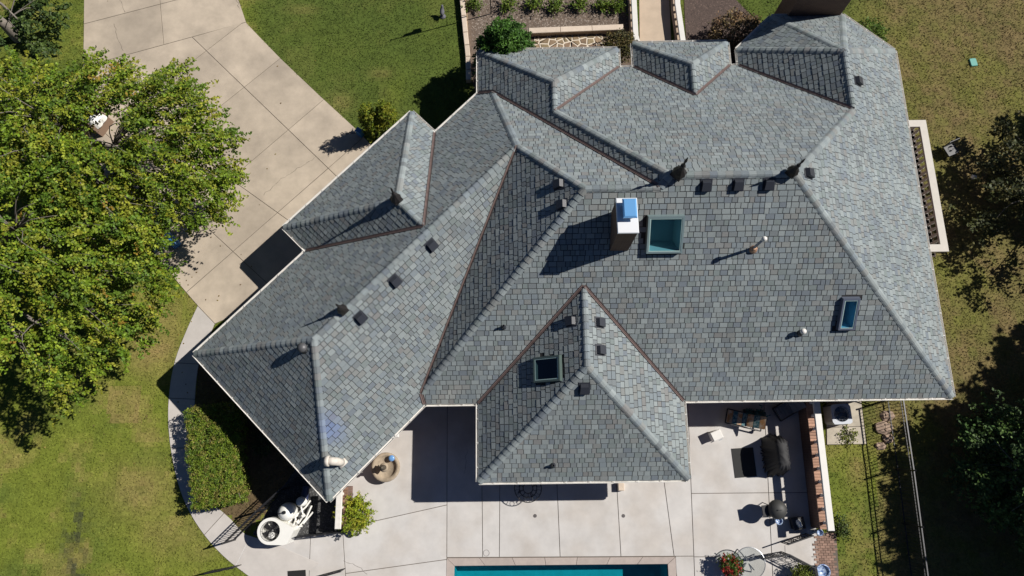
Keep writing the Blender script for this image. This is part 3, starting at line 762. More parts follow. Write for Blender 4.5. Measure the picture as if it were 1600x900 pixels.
# central chimney
cb = on_roof('S', 968, 397); x0, x1 = 3.42, 4.06; y0, y1 = 6.86, 8.02; zt = 8.42
ch = B().prism([(x0, y0), (x1, y0), (x1, y1), (x0, y1)], 5.4, zt).build('chimney', CHIM, house)
B().prism([(x0 - .03, y0 - .03), (x1 + .03, y0 - .03), (x1 + .03, y1 + .03), (x0 - .03, y1 + .03)], zt, zt + .06, inset=.02).build('chimney_cap', STEEL, ch)
cx_, cy_ = (x0 + x1) / 2 + .05, y1 - .42
b = B(); b.prism([(cx_ - .17, cy_ - .25), (cx_ + .17, cy_ - .25), (cx_ + .17, cy_ + .25), (cx_ - .17, cy_ + .25)], zt + .06, zt + .25); b.build('flue', GREYM, ch)
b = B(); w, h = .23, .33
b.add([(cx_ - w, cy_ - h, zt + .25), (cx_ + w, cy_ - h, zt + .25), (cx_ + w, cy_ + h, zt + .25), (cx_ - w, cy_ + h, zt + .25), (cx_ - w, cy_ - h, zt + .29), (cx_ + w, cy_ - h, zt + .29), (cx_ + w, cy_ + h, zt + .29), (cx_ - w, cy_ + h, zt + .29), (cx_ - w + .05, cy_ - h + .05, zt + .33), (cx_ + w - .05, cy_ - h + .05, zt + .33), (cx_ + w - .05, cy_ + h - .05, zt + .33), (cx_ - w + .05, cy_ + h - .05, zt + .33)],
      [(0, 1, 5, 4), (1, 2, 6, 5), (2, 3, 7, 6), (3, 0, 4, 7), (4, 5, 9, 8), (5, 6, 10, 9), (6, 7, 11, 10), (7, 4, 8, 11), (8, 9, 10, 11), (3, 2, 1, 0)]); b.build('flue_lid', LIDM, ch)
# north-east chimney, rising past the frame
nx0, nx1, ny0 = 12.4, 14.72, 18.72
c2 = B().prism([(nx0, ny0), (nx1, ny0), (nx1, ny0 + 1.1), (nx0, ny0 + 1.1)], 0, 6.8).build('chimney', CHIM, house)
B().prism([(nx0 - .12, ny0 - .12), (nx1 + .12, ny0 - .12), (nx1 + .12, ny0 + 1.22), (nx0 - .12, ny0 + 1.22)], 6.8, 7.1, inset=.03).build('chimney_cap', CAPSTONE, c2)
# downspout heads at the roof corners
for x, y in ((678, 206), (475, 391), (620, 680), (746, 636)):
    P = at(x, y, 2.85); b = B(); b.tube([P, P + [0, 0, -.25]] + ([P + [0.0, 0.02, -2.8]] if x != 620 else []), .05, 8); b.box((P[0], P[1], P[2] - .02), (.16, .16, .18), bev=.02); b.build('downspout', WHITE, house)

# ------------------------------------------------------------------ balustrades
def baluster_mesh(h, r=0.07, m=CAPSTONE):
    return B().lathe((0, 0, 0), [(r, 0), (r, .06 * h), (r * .6, .1 * h), (r * .75, .2 * h), (r * 1.1, .36 * h), (r * .85, .55 * h), (r * .5, .78 * h), (r * .6, .88 * h), (r, .92 * h), (r, h)], 8).mesh('baluster', m, True)
def balustrade(label, pts, base_h, base_w, top_h, cap_w, space=0.5, base_mat=BRICK, group=None, ledge=None, capm=CAPSTONE, ends=True):
    pts = [np.array(p[:2], float) for p in pts]
    t = thing('balustrade', label, 'balustrade', (*np.mean(pts, 0), 0), group)
    def ribbon(w, z0, z1, inset=0):
        n = len(pts); L, Rr = [], []
        for i in range(n):
            e1 = pts[i] - pts[i - 1] if i > 0 else pts[1] - pts[0]; e2 = pts[i + 1] - pts[i] if i < n - 1 else e1
            e1 = e1 / np.linalg.norm(e1); e2 = e2 / np.linalg.norm(e2); nn = np.array([-e1[1] - e2[1], e1[0] + e2[0]]); nn /= np.linalg.norm(nn)
            k = 1 / max(.4, np.array([-e1[1], e1[0]]).dot(nn))
            L.append(pts[i] + nn * w / 2 * k); Rr.append(pts[i] - nn * w / 2 * k)
        return B().prism(Rr + L[::-1], z0, z1, inset=inset)
    bs = ribbon(base_w, 0, base_h).build('base_wall', base_mat, t)
    if ledge is not None:
        # brick ledge: a course of bricks laid across the wall top
        for i in range(len(pts) - 1):
            a, c = pts[i], pts[i + 1]; L = np.linalg.norm(c - a); d = (c - a) / L; rz = math.atan2(d[1], d[0]); n = max(1, int(L / .115))
            me = B().box((0, 0, 0), (L / n - .012, base_w + .03, .06), bev=.006).mesh('brick', PAVER)
            for j in range(n):
                o = link('brick', me, bs); p = a + d * (j + .5) * L / n; o.location = (*p, base_h + .025); o.rotation_euler = (0, 0, rz)
                q = rng.uniform(.8, 1.25); o.color = (ledge[0] * q, ledge[1] * q, ledge[2] * q, 1)
    ribbon(cap_w, top_h - .10, top_h, .015).build('cap_rail', capm, t)
    z = base_h + (.055 if ledge is not None else 0); bm_ = baluster_mesh(top_h - .1 - z)
    for i in range(len(pts) - 1):
        a, c = pts[i], pts[i + 1]; L = np.linalg.norm(c - a); n = max(1, round(L / space))
        for j in range(n):
            o = link('baluster', bm_, t); o.location = (*(a + (c - a) * (j + .5) / n), z)
    return t
BL = (0.40, 0.235, 0.165)
balustrade('long brick balustrade with a white cap along the east side of the patio', [(12.28, 2.1), (12.27, 0.5), (12.25, -3.15)], .9, .36, 1.5, .27, .55, ledge=BL, capm=WHITE)
balustrade('short brick balustrade beside the potted plant at the garage corner', [(-7.02, -1.3), (-7.02, -2.85)], .9, .38, 1.5, .24, .5, ledge=(.26, .15, .10))
balustrade('curved white balustrade on the left of the front walkway', [at(991, -60, .62)[:2] + [-.12, 0], at(994, 5, .62)[:2] + [-.1, 0], at(996, 55, .62)[:2] + [-.08, 0], at(1000, 72, .62)[:2] + [-.06, 0]], .25, .40, .62, .26, .42, base_mat=mat('tan_stone', (.40, .31, .23), .9, var=.2), capm=WHITE)
balustrade('curved white balustrade on the right of the front walkway', [at(1060, -60, .62)[:2] + [-.1, 0], at(1062, 5, .62)[:2] + [-.1, 0], at(1069, 62, .62)[:2] + [-.06, 0], at(1072, 80, .62)[:2] + [-.04, 0]], .25, .40, .62, .26, .42, base_mat=MATS['tan_stone'], capm=WHITE)
b = B().prism(nwalk_poly, -.05, .03); o = b.build('walkway', mat('walk_tan', (.50, .40, .30), .9, var=.10, scale=2, bump=.1)); tag(o, kind='structure', label='tan front walkway between two white balustrades')

# east terrace: raised floor, wall and balustrade round three sides
E0 = at(1480, 392, 1.35); E1 = at(1448, 188, 1.35); print('terrace', E0, E1)
tx = (E0[0] + E1[0]) / 2 - .14; ya, yb = E0[1] + .14, E1[1] - .14
t = thing('terrace', 'raised terrace with a dark floor under the east eave', 'terrace', (17, (ya + yb) / 2, 0))
B().prism([(16.2, ya - .1), (tx + .1, ya - .1), (tx + .1, yb + .1), (16.2, yb + .1)], 0, .42).build('base_wall', BRICK, t)
B().prism([(16.2, ya - .14), (tx + .14, ya - .14), (tx + .14, yb + .14), (16.2, yb + .14)], .42, .48, inset=.01).build('terrace_floor', mat('terrace_floor', (.10, .075, .062), .85, var=.25, scale=5), t)
CREAM = mat('cream_stone', (.60, .565, .51), .8, var=.08, scale=4)
t = balustrade('white stone balustrade round the narrow terrace on the east side', [(16.45, ya), (tx, ya), (tx, yb), (16.45, yb)], .48, .18, 1.35, .34, .30, base_mat=CREAM, capm=CREAM)
for ch_ in [o for o in COL.objects if o.parent == t and o.name.startswith('base_wall')]: pass

# ------------------------------------------------------------------ pool
pl = thing('swimming_pool', 'rectangular pool of blue green water with a dark shaded edge at the patio', 'pool', (*at(876, 950)[:2], 0))
po = [np.array(p) for p in pool_out]; pi_ = [np.array(p) for p in pool_in]
if area(po) < 0: po, pi_ = po[::-1], pi_[::-1]
b = B(); n = 4
b.add([(*p, -.12) for p in pi_] + [(*p, -1.6) for p in pi_], [[i, n + i, n + (i + 1) % n, (i + 1) % n] for i in range(n)] + [[n + i for i in range(n)]])
b.build('basin', mat('pool_plaster', (.12, .46, .50), .8, var=.15, scale=3), pl)
b = B(); b.add([(*p, .0) for p in pi_] + [(*p, -.14) for p in pi_], [[i, n + i, n + (i + 1) % n, (i + 1) % n] for i in range(n)]); b.build('shade_band', mat('pool_edge_shade', (.02, .03, .05), .3), pl)  # near-black band: shade under the coping put into its colour
COP = mat('coping', (.41, .35, .315), .9, var=.12, scale=4, rnd=.05, bump=.1)
for i in range(4):
    a, c, ai, ci = po[i], po[(i + 1) % 4], pi_[i], pi_[(i + 1) % 4]; L = np.linalg.norm(c - a); k = max(1, round(L / 1.27))
    for j in range(k):
        t0, t1 = j / k, (j + 1) / k; g_ = .006 / L
        q = [a + (c - a) * (t0 + g_), a + (c - a) * (t1 - g_), ai + (ci - ai) * (t1 - g_), ai + (ci - ai) * (t0 + g_)]
        B().prism(offset(q, -.0), -.1, .04, inset=.008).build('coping_stone', COP, pl)
WAT = mat('pool_water', (.02, .2, .25), .03)
mm = WAT; n_ = mm.node_tree.nodes; l_ = mm.node_tree.links; pr_ = n_['Principled BSDF']
t_ = n_.new('ShaderNodeBsdfTransparent'); t_.inputs[0].default_value = (.16, .66, .72, 1); g2 = n_.new('ShaderNodeBsdfGlossy'); g2.inputs['Roughness'].default_value = .03
fr_ = n_.new('ShaderNodeFresnel'); fr_.inputs[0].default_value = 1.33; mx_ = n_.new('ShaderNodeMixShader'); nt = n_.new('ShaderNodeTexNoise'); nt.inputs['Scale'].default_value = 3.5; bp = n_.new('ShaderNodeBump'); bp.inputs['Strength'].default_value = .25; bp.inputs['Distance'].default_value = .05
gg = n_.new('ShaderNodeNewGeometry'); l_.new(gg.outputs['Position'], nt.inputs['Vector']); l_.new(nt.outputs['Fac'], bp.inputs['Height']); l_.new(bp.outputs[0], g2.inputs['Normal']); l_.new(bp.outputs[0], fr_.inputs['Normal'])
mx_.inputs[0].default_value = .07; l_.new(t_.outputs[0], mx_.inputs[1]); l_.new(g2.outputs[0], mx_.inputs[2]); l_.new(mx_.outputs[0], n_['Material Output'].inputs[0])
b = B(); pw = offset(pi_, .003); b.add([(*p, -.16) for p in pw], [[0, 1, 2, 3]]); o = b.build('water', WAT); tag(o, kind='structure', label='blue green pool water')

# ------------------------------------------------------------------ front beds
def bed(name, label, poly_, m, z=.02):
    P = [np.array(p) for p in poly_]; P = P if area(P) > 0 else P[::-1]
    o = B().prism(P, -.05, z).build(name, m); return tag(o, kind='structure', label=label)
bed('gravel_bed', 'brown gravel bed in front of the north wing', nbed_poly, MULCH)
bed('gravel_bed', 'dark brown mulch bed right of the front walkway', bed3_poly, mat('dark_mulch', (.085, .06, .05), .95, var=.4, scale=14, bump=.6), .022)
bed('gravel_bed', 'black gravel bed under the pool equipment', pump_bed, mat('black_gravel', (.05, .05, .05), .95, var=.6, scale=25, bump=.8), .012)
def pebbles(name, label, poly_, n, c0, c1, r0, r1, z=.02):
    P = np.array(poly_); lo, hi = P.min(0), P.max(0); x = rng.uniform(lo[0], hi[0], n); y = rng.uniform(lo[1], hi[1], n); k = inside(x, y, poly_); x, y = x[k], y[k]; n = len(x)
    r = rng.uniform(r0, r1, n); a = rng.uniform(0, 6.28, n); c = np.array(c0) + (np.array(c1) - c0) * rng.uniform(0, 1, (n, 1))
    ring = np.stack([np.stack([x + r * np.cos(a + j * 1.571) * (1 if j % 2 else 1.4), y + r * np.sin(a + j * 1.571), np.full(n, z)], 1) for j in range(4)], 1)
    top = np.stack([x, y, z + r * .8], 1)[:, None]; V = np.concatenate([ring, top], 1).reshape(-1, 3); b0 = np.arange(n)[:, None] * 5
    Fq = np.concatenate([b0 + np.array([[j, (j + 1) % 4, 4]]) for j in range(4)], 0)
    o = link(name, npmesh(name, V, Fq, PEBBLE, np.tile(c, (4, 1)))); return tag(o, kind='stuff', label=label)
pebbles('gravel', 'loose brown and grey stones of the front bed', G((735, -30), (738, 100), (835, 46), (985, 40), (985, -30)), 6500, (.10, .08, .065), (.36, .30, .25), .018, .04)
pebbles('gravel', 'loose dark mulch right of the front walkway', bed3_poly, 4000, (.05, .035, .03), (.17, .12, .10), .02, .045)
pebbles('gravel', 'loose black gravel under the pool equipment', pump_bed, 5000, (.02, .02, .02), (.16, .16, .16), .012, .03, .012)
bed('gravel_strip', 'bare tan soil strip beside the lawn edging', G((724, -40), (728, 60), (732, 60), (729, -40)), mat('tan_soil', (.30, .22, .15), .95, var=.2, scale=10), .024)

# pale edging wall of separate blocks between lawn and bed
t = thing('edging_wall', 'low pale edging wall of long blocks between lawn and gravel bed', 'edging wall', (*at(728, 50)[:2], 0))
ep = smooth_path([at(719, -25, .3)[:2], at(722, 0, .3)[:2], at(727, 50, .3)[:2], at(731, 88, .3)[:2], at(732, 125, .3)[:2]], 2)
EDGE = mat('edging_stone', (.60, .50, .40), .9, var=.12, scale=5, rnd=.08, bump=.15)
for i in range(len(ep) - 1):
    a, c = ep[i], ep[i + 1]; L = np.linalg.norm(c - a); rz = math.atan2(*(c - a)[::-1])
    B().box((*(a + c) / 2, .15), (L - .02, .24, .32), rz, bev=.02).build('block', EDGE, t)
t = thing('low_wall', 'low tan garden wall with a smooth cap along the stone patio', 'garden wall', (*at(900, 46)[:2], 0))
a, c = at(826, 48, .4)[:2], at(974, 42, .4)[:2]; L = np.linalg.norm(c - a); rz = math.atan2(*(c - a)[::-1])
B().box((*(a + c) / 2, .17), (L, .22, .36), rz).build('wall_face', MATS['tan_stone'], t)
for j in range(3): B().box((*(a + (c - a) * (j + .5) / 3), .38), (L / 3 - .012, .30, .08), rz, bev=.015).build('cap_stone', EDGE, t)

# flagstones with pale grout
fl = [at(836, 50)[:2], at(940, 46)[:2], at(944, 92)[:2], at(832, 92)[:2]]
P = [np.array(p) for p in fl]; P = P if area(P) > 0 else P[::-1]
fo = B().prism(P, -.05, .05).build('flagstone_patio', GROUT); tag(fo, kind='structure', label='small patio of irregular brown flagstones in pale grout')
px_, qx_ = np.array(P).min(0), np.array(P).max(0); seeds = []
for i in range(9):
    for j in range(6): seeds.append(px_ + (qx_ - px_) * np.array([(i + .5 + rng.uniform(-.34, .34)) / 9, (j + .5 + rng.uniform(-.34, .34)) / 6]))
for i, sd in enumerate(seeds):
    q = P
    for j, s_ in enumerate(seeds):
        if i != j and len(q) > 2: q = clip(q, (sd + s_) / 2, sd - s_)
    if len(q) < 3 or area(q) < .02: continue
    q = offset(q, .035)
    if area(q) < .015: continue
    o = B().prism(q, .03, .068 + rng.uniform(0, .012), inset=.01).build('stone', STONE, fo); f_ = rng.uniform(.7, 1.3); o.color = (.24 * f_, .17 * f_ * rng.uniform(.92, 1.1), .105 * f_, 1)

# ------------------------------------------------------------------ plants
def leaf_cloud(centres, dirs, size, cols, tilt=0.7, aspect=1.5):
    """one bent quad per leaf -> V, F"""
    n = len(centres); a = rng.uniform(0, 2 * np.pi, n)
    nrm = np.stack([rng.normal(0, tilt, n), rng.normal(0, tilt, n), np.ones(n)], 1); nrm /= np.linalg.norm(nrm, axis=1)[:, None]
    u = np.stack([np.cos(a), np.sin(a), np.zeros(n)], 1)
    if dirs is not None: u = dirs + u * .6
    u -= nrm * (u * nrm).sum(1)[:, None]; u /= np.linalg.norm(u, axis=1)[:, None] + 1e-9; w = np.cross(nrm, u)
    s = (size * rng.uniform(.7, 1.3, n))[:, None]
    V = np.stack([centres - u * s * .5 * aspect, centres + w * s * .42 - nrm * s * .08, centres + u * s * .5 * aspect - nrm * s * .15, centres - w * s * .42 - nrm * s * .08], 1).reshape(-1, 3)
    return V, np.arange(4 * n).reshape(n, 4)
def crown(name, sprays, per, size, pal, parent, spread=.22, length=.9, tilt=.7, tip=None, aspect=1.5, droop=.25):
    """sprays: (pos, dir) arrays; leaves strung along each"""
    pos, dr = sprays; k = len(pos); t = rng.uniform(0, 1, (k, per)); L = length * rng.uniform(.6, 1.3, (k, 1))
    sp = spread * (1.05 - .75 * t)[..., None]
    c = pos[:, None] + dr[:, None] * (t * L)[..., None] + rng.normal(0, 1, (k, per, 3)) * sp * np.array([1, 1, .55]); c[..., 2] -= droop * (t * L) ** 2
    pal = np.array(pal); base = pal[rng.integers(0, len(pal), k)][:, None] * rng.uniform(.8, 1.2, (k, 1, 1)); cc = base * rng.uniform(.6, 1.4, (k, per, 1))
    if tip is not None:
        m_ = (rng.uniform(0, 1, (k, 1)) < tip[1]) & (t > .35); cc = np.where(m_[..., None], np.array(tip[0]) * rng.uniform(.7, 1.2, (k, per, 1)), cc)
    C_ = c.reshape(-1, 3); D_ = np.repeat(dr, per, 0); V, Fq = leaf_cloud(C_, D_ * .5, size, None, tilt, 1.25)
    return link(name, npmesh(name, V, Fq, LEAF, cc.reshape(-1, 3)), parent)
def limbs(b, base, tips, r0, n=5):
    base = np.array(base)
    for tp in tips:
        tp = np.array(tp); mid = base + (tp - base) * .5 + np.array([0, 0, .25 * np.linalg.norm(tp - base) * .5]) + rng.normal(0, .18, 3)
        b.tube(smooth_path([base, mid, tp], 3), list(np.linspace(r0, r0 * .22, 7)), n)

def crown_tree(name, label, base, top, fork, outline_px, nsp, per, size, pal, R_, tip=None, group=None, zbot=2.6, spread=.10, length=.66, r0=.22, bark=BARK, cat='tree', ylim=None, nlimb=9, gaps=()):
    """a tree whose crown fills the outline seen from the air; dome-shaped, sprays pointing outward"""
    t = thing(name, label, cat, (*base, 0), group); pos = []; dr = []; cl = []; c0 = np.array([*base]); tries = 0
    per_cl = 20
    while len(pos) < nsp and tries < nsp * 30:
        tries += 1
        a = rng.uniform(0, 6.28); r = R_ * math.sqrt(rng.uniform(0, 1)); x, y = c0 + np.array([math.cos(a), math.sin(a)]) * r
        zt = zbot + (top - zbot) * math.sqrt(max(0, 1 - (r / (R_ * 1.05)) ** 2)); low = rng.uniform() < .22
        z = zt - (rng.uniform(1.2, 2.6) if low else abs(rng.normal(0, .75))) * min(1, R_ / 5); z = max(z, zbot * .8)
        q = pix(np.array([[x, y, z]]))[0]
        if not inside(np.array([q[0]]), np.array([q[1]]), outline_px)[0]: continue
        if any((q[0] - g[0]) ** 2 + (q[1] - g[1]) ** 2 < (g[2] + 10) ** 2 for g in gaps): continue
        if cl and min((x - u_[0]) ** 2 + (y - u_[1]) ** 2 + (z - u_[2]) ** 2 for u_ in cl) < (1.25 if tries < nsp * 12 else .75): continue
        cl.append((x, y, z)); dc = np.array([x - c0[0], y - c0[1], 0]); dc /= np.linalg.norm(dc) + 1e-6; sd = np.array([-dc[1], dc[0], 0])
        for k in range(per_cl):
            u, w = rng.uniform(-.85, .5), rng.normal(0, .27); p = np.array([x, y, z]) + dc * u + sd * w + [0, 0, rng.normal(0, .10) - 1.3 * abs(w) - .7 * max(0, -u)]
            d = dc + sd * (w * 1.3 + rng.normal(0, .3)) + np.array([0, 0, rng.uniform(-.1, .35)]); pos.append(p); dr.append(d / np.linalg.norm(d))
    pos, dr = np.array(pos), np.array(dr)
    b = B(); b.tube([(*base, -.1), (*base, .5), (base[0] + .1, base[1], fork * .7), (base[0], base[1] + .1, fork)], [r0 * 1.4, r0 * 1.1, r0, r0 * .85], 10); b.build('trunk', bark, t, True)
    b = B(); far = pos[np.argsort(-np.linalg.norm(pos[:, :2] - c0, axis=1))]; sel = far[rng.choice(len(far), min(nlimb, len(far)), False)]
    limbs(b, (base[0], base[1] + .1, fork - .05), sel, r0 * .6)
    for q in np.array(cl):
        j = np.argmin(np.linalg.norm(sel - q, axis=1)); o_ = np.array([base[0], base[1], fork]) * .35 + sel[j] * .65; limbs(b, o_, [q], r0 * .14, 4)
    b.build('limbs', bark, t, True)
    crown('crown', (pos, dr), per, size, pal, t, spread, length, tip=tip)
    return t
MAPLE = [(.13, .20, .013), (.175, .235, .016), (.225, .265, .022), (.08, .145, .012), (.135, .21, .013), (.235, .245, .022), (.10, .165, .013)]
A_out = [(-160, 300), (-60, 250), (40, 262), (150, 300), (225, 365), (258, 425), (246, 480), (205, 530), (160, 572), (100, 560), (88, 640), (62, 585), (10, 545), (-100, 600), (-240, 480)]
B_out = [(-40, 150), (5, 95), (50, 112), (100, 120), (138, 92), (150, 118), (180, 108), (205, 125), (275, 110), (268, 140), (315, 150), (322, 175), (352, 215), (335, 235), (372, 270), (366, 290), (335, 330), (295, 338), (245, 370), (225, 375), (150, 320), (60, 290), (0, 265), (-60, 200)]
crown_tree('maple_tree', 'big maple of yellow green leaves with a few orange sprays, lower left of the driveway', at(40, 430)[:2] + [.9, -.3], 8.2, 3.2, A_out, 2500, 28, .092, MAPLE, 7.6, tip=((.30, .19, .03), .015), group='maples beside the driveway', nlimb=12, gaps=((14, 325, 20), (178, 365, 12), (264, 382, 30)))
crown_tree('maple_tree', 'maple with leafy sprays reaching right over the driveway slabs', at(190, 270)[:2] + [.2, .2], 7.6, 3.0, B_out, 2500, 28, .092, MAPLE, 7.2, tip=((.30, .20, .03), .01), group='maples beside the driveway', nlimb=12, gaps=((150, 190, 36), (264, 380, 30), (20, 325, 12)))
C_out = [(-120, -120), (60, -100), (88, -10), (70, 25), (95, 20), (60, 60), (40, 85), (0, 70), (-120, 60)]
crown_tree('shade_tree', 'green tree with shade-darkened leaves at the top left corner of the lawn', at(30, 60)[:2], 3.8, 1.6, C_out, 420, 26, .12, [(.035, .065, .016), (.055, .09, .02), (.07, .11, .02)], 4.0, zbot=1.2)  # leaf colours darkened to carry the shade the crown stands in
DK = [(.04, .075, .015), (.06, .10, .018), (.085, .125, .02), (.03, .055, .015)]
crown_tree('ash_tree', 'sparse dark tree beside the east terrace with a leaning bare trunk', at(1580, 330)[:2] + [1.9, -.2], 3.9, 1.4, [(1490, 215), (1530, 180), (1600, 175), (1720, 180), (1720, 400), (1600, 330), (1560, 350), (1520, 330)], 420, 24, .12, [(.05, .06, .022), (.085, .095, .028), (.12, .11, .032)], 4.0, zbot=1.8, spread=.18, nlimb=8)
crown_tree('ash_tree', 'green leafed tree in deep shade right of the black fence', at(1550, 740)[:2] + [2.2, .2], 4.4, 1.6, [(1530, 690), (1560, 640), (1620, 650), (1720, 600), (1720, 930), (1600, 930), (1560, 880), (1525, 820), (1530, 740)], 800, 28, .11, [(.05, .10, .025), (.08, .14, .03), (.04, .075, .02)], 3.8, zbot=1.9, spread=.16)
# trees standing outside the picture whose shade falls into it
big = [(-1e4, -1e4), (1e4, -1e4), (1e4, 1e4), (-1e4, 1e4)]
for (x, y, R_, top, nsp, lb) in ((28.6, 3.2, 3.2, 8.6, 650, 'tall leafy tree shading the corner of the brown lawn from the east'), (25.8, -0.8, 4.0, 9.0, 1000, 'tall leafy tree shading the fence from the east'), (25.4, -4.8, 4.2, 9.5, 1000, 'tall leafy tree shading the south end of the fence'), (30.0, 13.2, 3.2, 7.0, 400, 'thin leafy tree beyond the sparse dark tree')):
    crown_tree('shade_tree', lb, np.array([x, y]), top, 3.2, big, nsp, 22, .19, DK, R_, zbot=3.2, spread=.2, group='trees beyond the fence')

def shrub(name, label, px, py, rx, ry, h, pal, n=70, per=22, size=.09, z0=0.15, cat='shrub', stem=True, spread=.10, length=.35, group=None, rot=0.0, tilt=.8, power=2.0, block=False):
    """dense rounded shrub: base centre at a photo point, half-widths and height in metres"""
    c = at(px, py)[:2]; t = thing(name, label, cat, (*c, 0), group); pos = []; dr = []; co, si = math.cos(rot), math.sin(rot)
    if block:
        for i in range(n):
            while True:
                x, y = rng.uniform(-1, 1, 2)
                if abs(x) ** 4 + abs(y) ** 6 < 1: break
            e = max(abs(x), abs(y)); x, y = x * rx * (1 + .10 * y), y * ry; side = rng.uniform() < .35
            if side: k = 1 / max(e, .2); x, y = x * k * .98, y * k * .98; x = max(-rx, min(rx, x)); y = max(-ry, min(ry, y))
            z = rng.uniform(z0, h * .95) if side else h * (1 - .12 * e ** 4) - abs(rng.normal(0, .06))
            pos.append((c[0] + x * math.cos(rot) - y * math.sin(rot), c[1] + x * math.sin(rot) + y * math.cos(rot), z)); d = np.array([x / rx * .5, y / ry * .3, .7]) + rng.normal(0, .35, 3); dr.append(d / np.linalg.norm(d))
    else:
        for i in range(n):
            u = rng.uniform(0, 6.28); ph = math.asin(rng.uniform(0.0, 1)); k = rng.uniform(.72, 1.0); cu, su = math.cos(u), math.sin(u)
            ex = lambda v: math.copysign(abs(v) ** (2 / power), v)
            x, y = ex(cu) * ex(math.cos(ph)) * rx * k, ex(su) * ex(math.cos(ph)) * ry * k; z = z0 + (h - z0) * (.25 + .75 * ex(math.sin(ph)) * k) if ph > .12 else rng.uniform(z0, h * .5)
            pos.append((c[0] + x * co - y * si, c[1] + x * si + y * co, z)); d = np.array([cu * math.cos(ph), su * math.cos(ph), math.sin(ph) * .9 + .2]) + rng.normal(0, .35, 3); dr.append(d / np.linalg.norm(d))
    b = B()
    for q in pos[::max(1, n // 10)]: b.tube([(*c, -.02), ((c[0] + q[0]) / 2, (c[1] + q[1]) / 2, q[2] * .6), q], [.03, .02, .008], 5)
    b.build('stem', BARK, t, True)
    crown('foliage', (np.array(pos) - np.array(dr) * length * .5, np.array(dr)), per, size, pal, t, spread, length, tilt=tilt, droop=.1)
    return t
shrub('round_bush', 'large round bright green bush at the corner of the north wing', 790, 122, 1.34, 1.2, 4.2, [(.05, .13, .015), (.07, .16, .02), (.035, .09, .012)], 520, 44, .075, spread=.12)
shrub('shrub', 'olive brown shrub between the flagstones and the front walkway', 966, 85, .85, .75, 1.3, [(.10, .085, .025), (.075, .075, .02), (.13, .095, .03), (.05, .05, .02)], 120, 26, .07, spread=.14)
shrub('shrub', 'large reddish brown shrub between walkway and bay roof', 1142, 72, 1.35, 1.15, 1.9, [(.19, .115, .06), (.14, .11, .05), (.24, .16, .07), (.10, .07, .045)], 200, 26, .08, spread=.16)
shrub('shrub', 'bright green weedy shrub at the bay wall on the brown lawn', 1352, 60, .85, .8, .7, [(.08, .15, .015), (.11, .17, .02)], 70, 22, .08)
for i, (x, y, lb) in enumerate(((588, 190, 'left of two narrow yellow green evergreens against the garage wall'), (612, 184, 'right of two narrow yellow green evergreens against the garage wall'))):
    shrub('arborvitae', lb, x, y + 20, .44, .46, 2.7, [(.15, .19, .012), (.11, .155, .012), (.20, .21, .016)], 260, 26, .05, group='evergreens at the garage wall', spread=.07, length=.3)
for i, (x, y, lb) in enumerate(((741, 10, 'first'), (794, 12, 'second'), (834, 10, 'third'), (868, 13, 'fourth'), (905, 11, 'fifth'), (943, 12, 'sixth'), (966, 12, 'seventh'))):
    shrub('grassy_clump', 'bright green grassy clump, %s from the left along the gravel bed' % lb, x, y, .42, .40, .55, [(.13, .20, .025), (.10, .17, .02), (.17, .23, .03)], 60, 16, .06, cat='plant', group='clumps along the gravel bed', spread=.05, length=.5, tilt=1.2)
# clipped hedge by the garage
shrub('hedge', 'long rounded green hedge with woody top beside the curved path', 352, 710, .98, 1.98, 1.25, [(.12, .18, .014), (.16, .21, .02), (.20, .19, .04), (.09, .145, .014)], 1000, 40, .05, cat='hedge', spread=.09, length=.25, rot=.14, block=True)
shrub('shrub', 'dark shaded shrub in the bed under the garage eave', 420, 690, .6, .6, .8, [(.05, .07, .02)], 40, 20, .07)
shrub('climbing_plant', 'pale green weed growing across the concrete pad', 1325, 680, .35, .5, .18, [(.16, .18, .03), (.12, .15, .025)], 26, 12, .06, cat='plant', z0=.04)
shrub('shrub', 'low dark plant at the foot of the east balustrade end', 1312, 822, .25, .4, .4, [(.04, .07, .015), (.07, .1, .02)], 30, 16, .06)

# ------------------------------------------------------------------ iron fences and railings
def picket_fence(label, pts, h, space=.13, group=None, name='iron_fence', cat='fence', post_every=2.4, rail_m=None):
    pts = [np.array(p[:2], float) for p in pts]; t = thing(name, label, cat, (*np.mean(pts, 0), 0), group)
    pm = B().box((0, 0, (h - .04) / 2 + .04), (.016, .016, h - .04)).mesh('picket', BLACK); po_ = B(); po_.box((0, 0, (h + .08) / 2), (.055, .055, h + .08)); po_.lathe((0, 0, h + .08), [(.03, 0), (.04, .03), (.0, .07)], 8); pom = po_.mesh('post', BLACK)
    for i in range(len(pts) - 1):
        a, c = pts[i], pts[i + 1]; L = np.linalg.norm(c - a); d = (c - a) / L; rz = math.atan2(d[1], d[0])
        for z, w in ((h, .045), (h - .2, .03), (.15, .035)): B().bar((*a, z), (*c, z), w, .03).build('rail', rail_m if (rail_m and z == h) else BLACK, t)
        n = int(L / space)
        for j in range(n): o = link('picket', pm, t); o.location = (*(a + d * (j + .5) * L / n), 0); o.rotation_euler = (0, 0, rz)
        k = max(1, round(L / post_every))
        for j in range(k + (i == len(pts) - 2)): o = link('post', pom, t); o.location = (*(a + d * j * L / k), 0)
    return t
picket_fence('long black iron picket fence running down the right lawn', [at(1411, 622, 1.3), at(1428, 735, 1.3), at(1452, 915, 1.3)], 1.3, .125, 'black iron fences', rail_m=mat('sunlit_rail', (.10, .10, .105), .45, var=.3, scale=9, metal=.3))  # top rail paler than the rest: sunlight on the iron put into its colour
picket_fence('short black iron fence from the house to the long fence', [at(1352, 604, .2), at(1408, 620, .4)], 1.3, .13, 'black iron fences')
